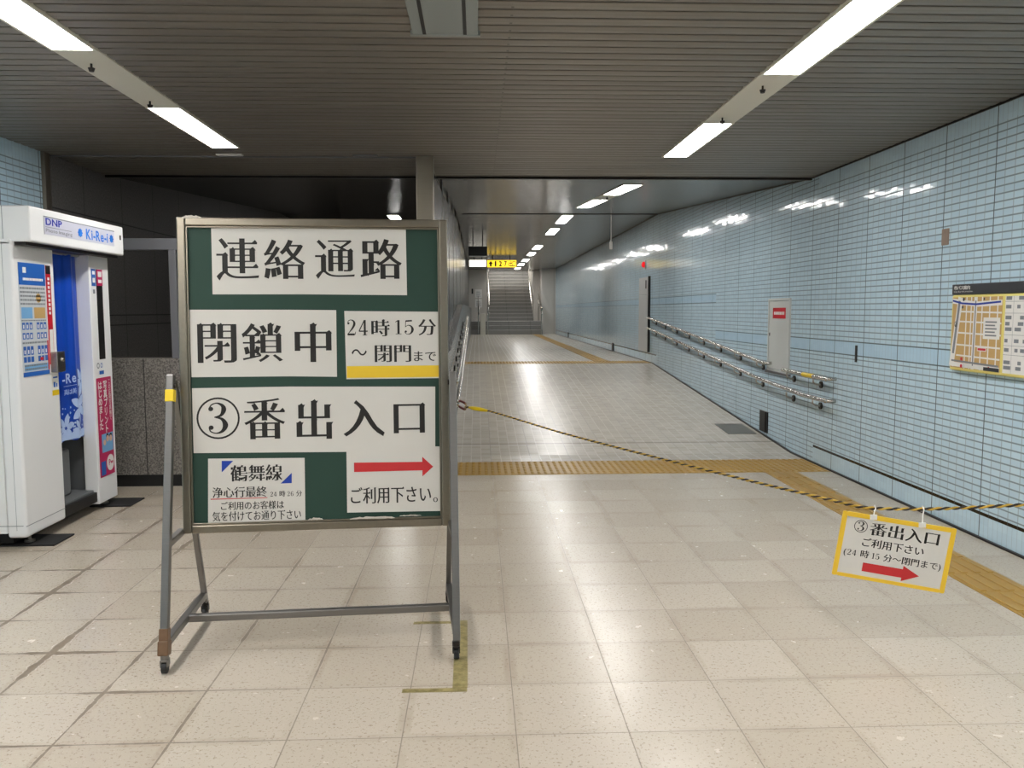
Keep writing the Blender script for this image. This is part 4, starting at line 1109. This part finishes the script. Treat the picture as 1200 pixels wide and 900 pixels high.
# bus map sign ---------------------------------------------------------------
t = thing('map_sign', (XR, 4.9, 1.08), 'yellow bordered street map sign with a dark header on the right wall', 'map sign')
YS0, YS1 = 5.59, 4.15
b = B(); b.box((XR - .045, YS1, 1.078), (XR + .005, YS0, 1.585), .012, None, 3); b.build('border', 'map_yellow', t)
b = B(); b.box((XR - .047, YS1, 1.586), (XR + .005, YS0, 1.655), .004); hdr = b.build('header', 'header_grey', t)
PM = Plane((XR - .0475, 0, 0), (0, -1, 0), (0, 0, 1))
b = B(); PM.text(b, '市バス案内', (-5.565, 1.618, -5.38, 1.645), 'bold', .0006); PM.text(b, 'City Bus Information', (-5.565, 1.598, -5.35, 1.611), 'sans', .0006); b.build('lettering', 'white_print', hdr)
PM = Plane((XR - .0455, 0, 0), (0, -1, 0), (0, 0, 1))
u0, v0, u1, v1 = -5.572, 1.098, -5.035, 1.568
b = B(); PM.slab(b, [(u0, v0), (u1, v0), (u1, v1), (u0, v1)], -.002, .0012); mp = b.build('map_print', 'tan_print', t, 'tan street map')
b = B(); n = .002
def road(m, pts, w_, n_):
    for (a, c), (d, e) in zip(pts[:-1], pts[1:]):
        dv = Vector((d - a, e - c)); q = Vector((-dv.y, dv.x)).normalized() * w_ / 2
        PM.poly(m, [(a - q.x, c - q.y), (d - q.x, e - q.y), (d + q.x, e + q.y), (a + q.x, c + q.y)], n_)
W_, H_ = u1 - u0, v1 - v0
mapp = lambda x, y: (u0 + x * W_, v0 + y * H_)
for x in (.30, .40, .62, .77, .92): road(b, [mapp(x, 0), mapp(x, 1)], .012, n)
for y in (.18, .33, .50, .66, .80): road(b, [mapp(.12, y), mapp(1, y - .015)], .011, n)
road(b, [mapp(0, .05), mapp(1, .03)], .03, n); road(b, [mapp(0, .95), mapp(.5, .9), mapp(1, .92)], .034, n + .0002)
road(b, [mapp(.02, .02), mapp(.17, 1)], .055, n + .0003); road(b, [mapp(.47, 0), mapp(.49, 1)], .036, n + .0003)
PM.rect(b, *mapp(.66, .43), *mapp(.98, .72), n + .001); PM.rect(b, *mapp(.56, .26), *mapp(.74, .31), n + .0012)
b.build('roads', 'white_print', mp)
b = B(); road(b, [mapp(.05, .2), mapp(.15, .95)], .025, n + .0006); road(b, [mapp(.475, .05), mapp(.49, .95)], .012, n + .0006); road(b, [mapp(.02, .10), mapp(.98, .075)], .012, n + .0009)
for k in range(5): PM.rect(b, *mapp(.70, .47 + .045 * k), *mapp(.92 - .03 * (k % 2), .49 + .045 * k), n + .0016)
PM.ring(b, *mapp(.09, .62), .014, .019, n + .001); b.build('grey_print', 'grey_print', mp)
b = B(); road(b, [mapp(0, .955), mapp(.2, .915), mapp(.5, .90), mapp(.98, .93)], .012, n + .0012); b.build('blue_line', 'blue_ink', mp)
b = B(); PM.disc(b, *mapp(.24, .13), .012, n + .0012); PM.disc(b, *mapp(.24, .03), .012, n + .0012); PM.disc(b, *mapp(.80, .04), .010, n + .0012); PM.rect(b, *mapp(.57, .27), *mapp(.73, .30), n + .0018); b.build('red_marks', 'red_print', mp)
b = B(); PM.rect(b, *mapp(.70, 0), *mapp(1, .05), n + .002); PM.disc(b, *mapp(.24, .97), .012, n + .0016); PM.disc(b, *mapp(.22, .86), .010, n + .0016); PM.disc(b, *mapp(.66, .97), .008, n + .0016); PM.poly(b, [mapp(.07, .58), mapp(.11, .58), mapp(.09, .66)], n + .0016); b.build('dark_marks', 'header_grey', mp)
tu0, tu1 = -5.005, -4.19
b = B(); PM.slab(b, [(tu0, v0), (tu1, v0), (tu1, v1), (tu0, v1)], -.002, .0012); tb = b.build('timetable_print', 'white_print', t, 'white route table')
b = B()
for v in (.93, .78, .50, .36, .24): PM.rect(b, tu0, v0 + v * H_ - .001, tu1, v0 + v * H_ + .001, n)
for u in (.10, .30, .55, .8): PM.rect(b, tu0 + u * .8, v0, tu0 + u * .8 + .002, v1, n)
rq = random.Random(5)
for v in (.95, .84, .62, .40, .28, .12, .70, .55, .05):
    u = tu0 + .008
    while u < tu1 - .05:
        l_ = rq.uniform(.03, .07); PM.rect(b, u, v0 + v * H_, u + l_, v0 + v * H_ + .022, n); u += l_ + rq.uniform(.02, .08)
b.build('table_print', 'grey_print', tb)

# ================================================================== BARRIER ROPE AND ITS HANGING SIGN
def crm(P, t):
    n = len(P) - 1; i = min(int(t * n), n - 1); f = t * n - i
    p0, p1, p2, p3 = P[max(i - 1, 0)], P[i], P[i + 1], P[min(i + 2, n)]
    return .5 * ((2 * p1) + (p2 - p0) * f + (2 * p0 - 5 * p1 + 4 * p2 - p3) * f * f + (3 * p1 - p0 - 3 * p2 + p3) * f ** 3)
RP = [Vector(p) for p in ((-.115, 7.35, .640), (.10, 7.0, .642), (.62, 6.05, .592), (1.07, 5.25, .566), (1.45, 4.55, .553), (1.72, 4.02, .553), (1.82, 3.80, .560), (2.06, 3.70, .574), (2.30, 3.52, .628), (2.75, 3.25, .72), (3.24, 2.9, .84))]
rope = thing('barrier_rope', (1.5, 5.0, 0), 'yellow and black twisted barrier rope stretched across the corridor', 'rope')
for ph, nm, mt in ((0, 'yellow_strand', 'rope_yellow'), (math.pi, 'black_strand', 'rope_black')):
    pts = []; N_ = 900; acc = 0; prev = crm(RP, 0)
    for i in range(N_ + 1):
        c = crm(RP, i / N_); d = (crm(RP, min(1, i / N_ + .001)) - crm(RP, max(0, i / N_ - .001))).normalized()
        acc += (c - prev).length; prev = c
        s1 = d.cross(Vector((0, 0, 1))).normalized(); s2 = s1.cross(d)
        a = ph + acc / .07 * 2 * math.pi
        pts.append(c + (s1 * math.cos(a) + s2 * math.sin(a)) * .0036)
    b = B(); b.tube(pts, .0048, 6); b.build(nm, mt, rope)
# taped loop, clip and the wall eye
q0, q1 = Vector((-.02, 7.20, .646)), Vector((.17, 6.87, .640)); dd = (q1 - q0)
q0 = crm(RP, .028); q1 = crm(RP, .095)
b = B(); b.tube([q0.lerp(q1, k / 6) for k in range(7)], [.008, .015, .018, .018, .017, .013, .008], 12); b.build('tape_wrap', 'yellow_tape', rope, 'yellow tape around the rope end')
e0 = Vector((XLRAIL + .012, 7.50, .658)); e1 = Vector((-.105, 7.33, .642)); ax = (e1 - e0); sd = Vector((0, 0, 1)); sd = (sd - ax.normalized() * sd.dot(ax.normalized())).normalized()
ringp = []
for k in range(28):
    a = 2 * math.pi * k / 28; ringp.append((e0 + e1) / 2 + ax * .5 * math.copysign(abs(math.cos(a)) ** .7, math.cos(a)) + sd * .030 * math.copysign(abs(math.sin(a)) ** .6, math.sin(a)))
b = B(); b.tube(ringp, .0065, 8, False, True); hk = b.build('snap_hook', 'brass', rope, 'metal snap hook with dark red sleeves')
for k0 in (4, 18):
    b = B(); b.tube([ringp[k0 + i] for i in range(7)], .0105, 8); b.build('sleeve', 'red_sleeve', hk)
b = B(); b.cyl((XR + .005, 2.9, .84), (XR - .01, 2.9, .84), .03, 14); ey = [(XR - .03 + .022 * math.cos(a * math.pi / 8), 2.9, .84 + .022 * math.sin(a * math.pi / 8)) for a in range(16)]; b.tube(ey, .005, 8, False, True)
tag(b.build('wall_eye', 'steel'), 'steel eye on the right wall holding the rope end outside the frame', 'eye')

hs_ = thing('hanging_sign', (1.9, 3.72, .18), 'white sign with yellow frame and red arrow hanging from the rope', 'sign')
c00 = Vector((1.648, 3.755, .256)); c10 = Vector((2.130, 3.655, .189)); c01 = Vector((1.672, 3.745, .563))
PS = Plane(c00, (c10 - c00), (c01 - c00)); SW = (c10 - c00).length; SH = (c01 - c00).dot(PS.V)
PS.V = (PS.V - PS.U * PS.V.dot(PS.U)).normalized(); PS.N = PS.U.cross(PS.V)
fw = .021
def rr_pts(u0, v0, u1, v1, r):
    pts = []
    for cx_, cy_, a0 in ((u1 - r, v0 + r, -90), (u1 - r, v1 - r, 0), (u0 + r, v1 - r, 90), (u0 + r, v0 + r, 180)):
        for k in range(5): a = R(a0 + 22.5 * k); pts.append((cx_ + r * math.cos(a), cy_ + r * math.sin(a)))
    return pts
b = B(); PS.slab(b, rr_pts(0.004, 0.004, SW - .004, SH - .004, .010), -.004, 0); pn = b.build('panel', 'paper', hs_)
b = B(); n_ = 14
for u0_, v0_, u1_, v1_ in ((0, 0, fw, SH), (SW - fw, 0, SW, SH), (fw, 0, SW - fw, fw * .8), (fw, SH - fw, SW - fw, SH)):
    PS.slab(b, rr_pts(u0_, v0_, u1_, v1_, .006), -.006, .003)
b.build('frame', 'sign_yellow', hs_, 'yellow frame')
for u in (0.012, SW - .012):
    pass
def S_(x, y, X, Y): return (x * SW, y * SH, X * SW, Y * SH)
b = B()
PS.ring(b, .178 * SW, .806 * SH, .0265, .0295, .0012); PS.text(b, '3', S_(.150, .735, .210, .88), 'ming', .0012)
PS.text(b, '番出入口', S_(.262, .695, .875, .905), 'ming', .0012)
PS.text(b, 'ご利用下さい', S_(.215, .505, .760, .645), 'small', .0012)
PS.text(b, '(24 時 15 分〜閉門まで)', S_(.068, .315, .930, .452), 'small', .0012)
b.build('lettering', 'ink', pn)
b = B(); PS.poly(b, [S_(.255, .128, 0, 0)[:2], S_(.610, .128, 0, 0)[:2], S_(.610, .075, 0, 0)[:2], S_(.760, .195, 0, 0)[:2], S_(.610, .315, 0, 0)[:2], S_(.610, .262, 0, 0)[:2], S_(.255, .262, 0, 0)[:2]], .0014); b.build('arrow', 'red_ink', pn)
for u in (.27, .70):
    b = B(); p = PS.p(u * SW, SH - .002, .0015); best = min((crm(RP, i / 600) for i in range(601)), key=lambda c: (Vector((c.x, c.y, 0)) - Vector((p.x, p.y, 0))).length)
    b.box((-.016, -.005, -.018), (.016, .006, .006), .002, Matrix.Translation(p)); top = Vector((best.x, best.y, best.z + .013))
    b.tube([p, p.lerp(top, .5) + Vector((0, -.004, 0)), top + Vector((0, -.012, -.012)), top, top + Vector((0, .012, -.012)), top + Vector((0, .010, -.028))], .003, 8)
    b.build('hook', 'clear_hook', hs_)

# ================================================================== HANGING SIGNS FAR DOWN THE CORRIDOR
def hang(t, xs_, y, z0, z1):
    for x in xs_:
        b = B(); b.cyl((x, y, z1), (x, y, z0), .012, 8); b.build('hanger', 'dark_steel', t)
t = thing('exit_sign', (.78, 27.0, 2.865), 'lit yellow exit number sign hanging above the far corridor', 'sign')
b = B(); b.box((.31, 27.0, 2.86), (1.26, 27.12, 3.10), .006); b.build('housing', 'black', t)
PX = Plane((0, 26.998, 0), (1, 0, 0), (0, 0, 1))
b = B(); PX.slab(b, [(.32, 2.868), (1.25, 2.868), (1.25, 3.092), (.32, 3.092)], -.004, .001); fc = b.build('face', 'lit_yellow', t)
b = B(); PX.poly(b, [(.43, 3.07), (.35, 2.97), (.40, 2.97), (.40, 2.89), (.46, 2.89), (.46, 2.97), (.51, 2.97)][::-1], .003); PX.text(b, '1', (.555, 2.895, .61, 3.065), 'heavy', .003); PX.text(b, '2', (.69, 2.895, .79, 3.065), 'heavy', .003); PX.text(b, '7', (.86, 2.895, .95, 3.065), 'heavy', .003); PX.text(b, '出口', (1.01, 2.885, 1.235, 3.075), 'bold', .003)
for u in (.65, .825, .98): PX.disc(b, u, 2.975, .016, .003, 10)
b.build('lettering', 'black', fc)
hang(t, (.5, 1.05), 27.06, 3.09, 3.222)
t = thing('direction_sign', (-.0, 26.6, 2.865), 'lit white direction sign hanging left of the yellow exit sign', 'sign')
b = B(); b.box((-.26, 26.6, 2.86), (.29, 26.72, 3.08), .006); b.build('housing', 'black', t)
PX = Plane((0, 26.598, 0), (1, 0, 0), (0, 0, 1))
b = B(); PX.slab(b, [(-.25, 2.868), (.28, 2.868), (.28, 3.072), (-.25, 3.072)], -.004, .001); fc = b.build('face', 'lit_white', t)
b = B()
for k in range(6): PX.rect(b, -.2 + .08 * k, 2.92, -.16 + .08 * k, 2.95, .003)
b.build('lettering', 'grey_print', fc)
hang(t, (-.1, .15), 26.66, 3.07, 3.222)
t = thing('hanging_monitor', (.016, 20.0, 2.77), 'black hanging monitor box under the ceiling above the ramp end', 'monitor')
b = B(); b.box((-.205, 20.0, 2.775), (.237, 20.14, 3.0), .01); b.build('case', 'black', t)
b = B(); b.box((-.19, 19.995, 2.765), (.22, 20.145, 2.778), .003); b.build('ledge', 'door_grey', t)
hang(t, (-.1, .13), 20.07, 2.98, 3.222)
# thin conduit pole hanging from the ceiling near the right wall
t = thing('ceiling_hanger', (2.45, 15.4, 2.4), 'thin white hanging rod with a small box below the ceiling', 'hanger')
b = B(); b.cyl((2.45, 15.4, 3.222), (2.45, 15.4, 2.72), .009, 8); b.build('rod', 'white_paint', t)
b = B(); b.box((2.425, 15.37, 2.60), (2.475, 15.43, 2.74), .006); b.build('box', 'white_print', t)
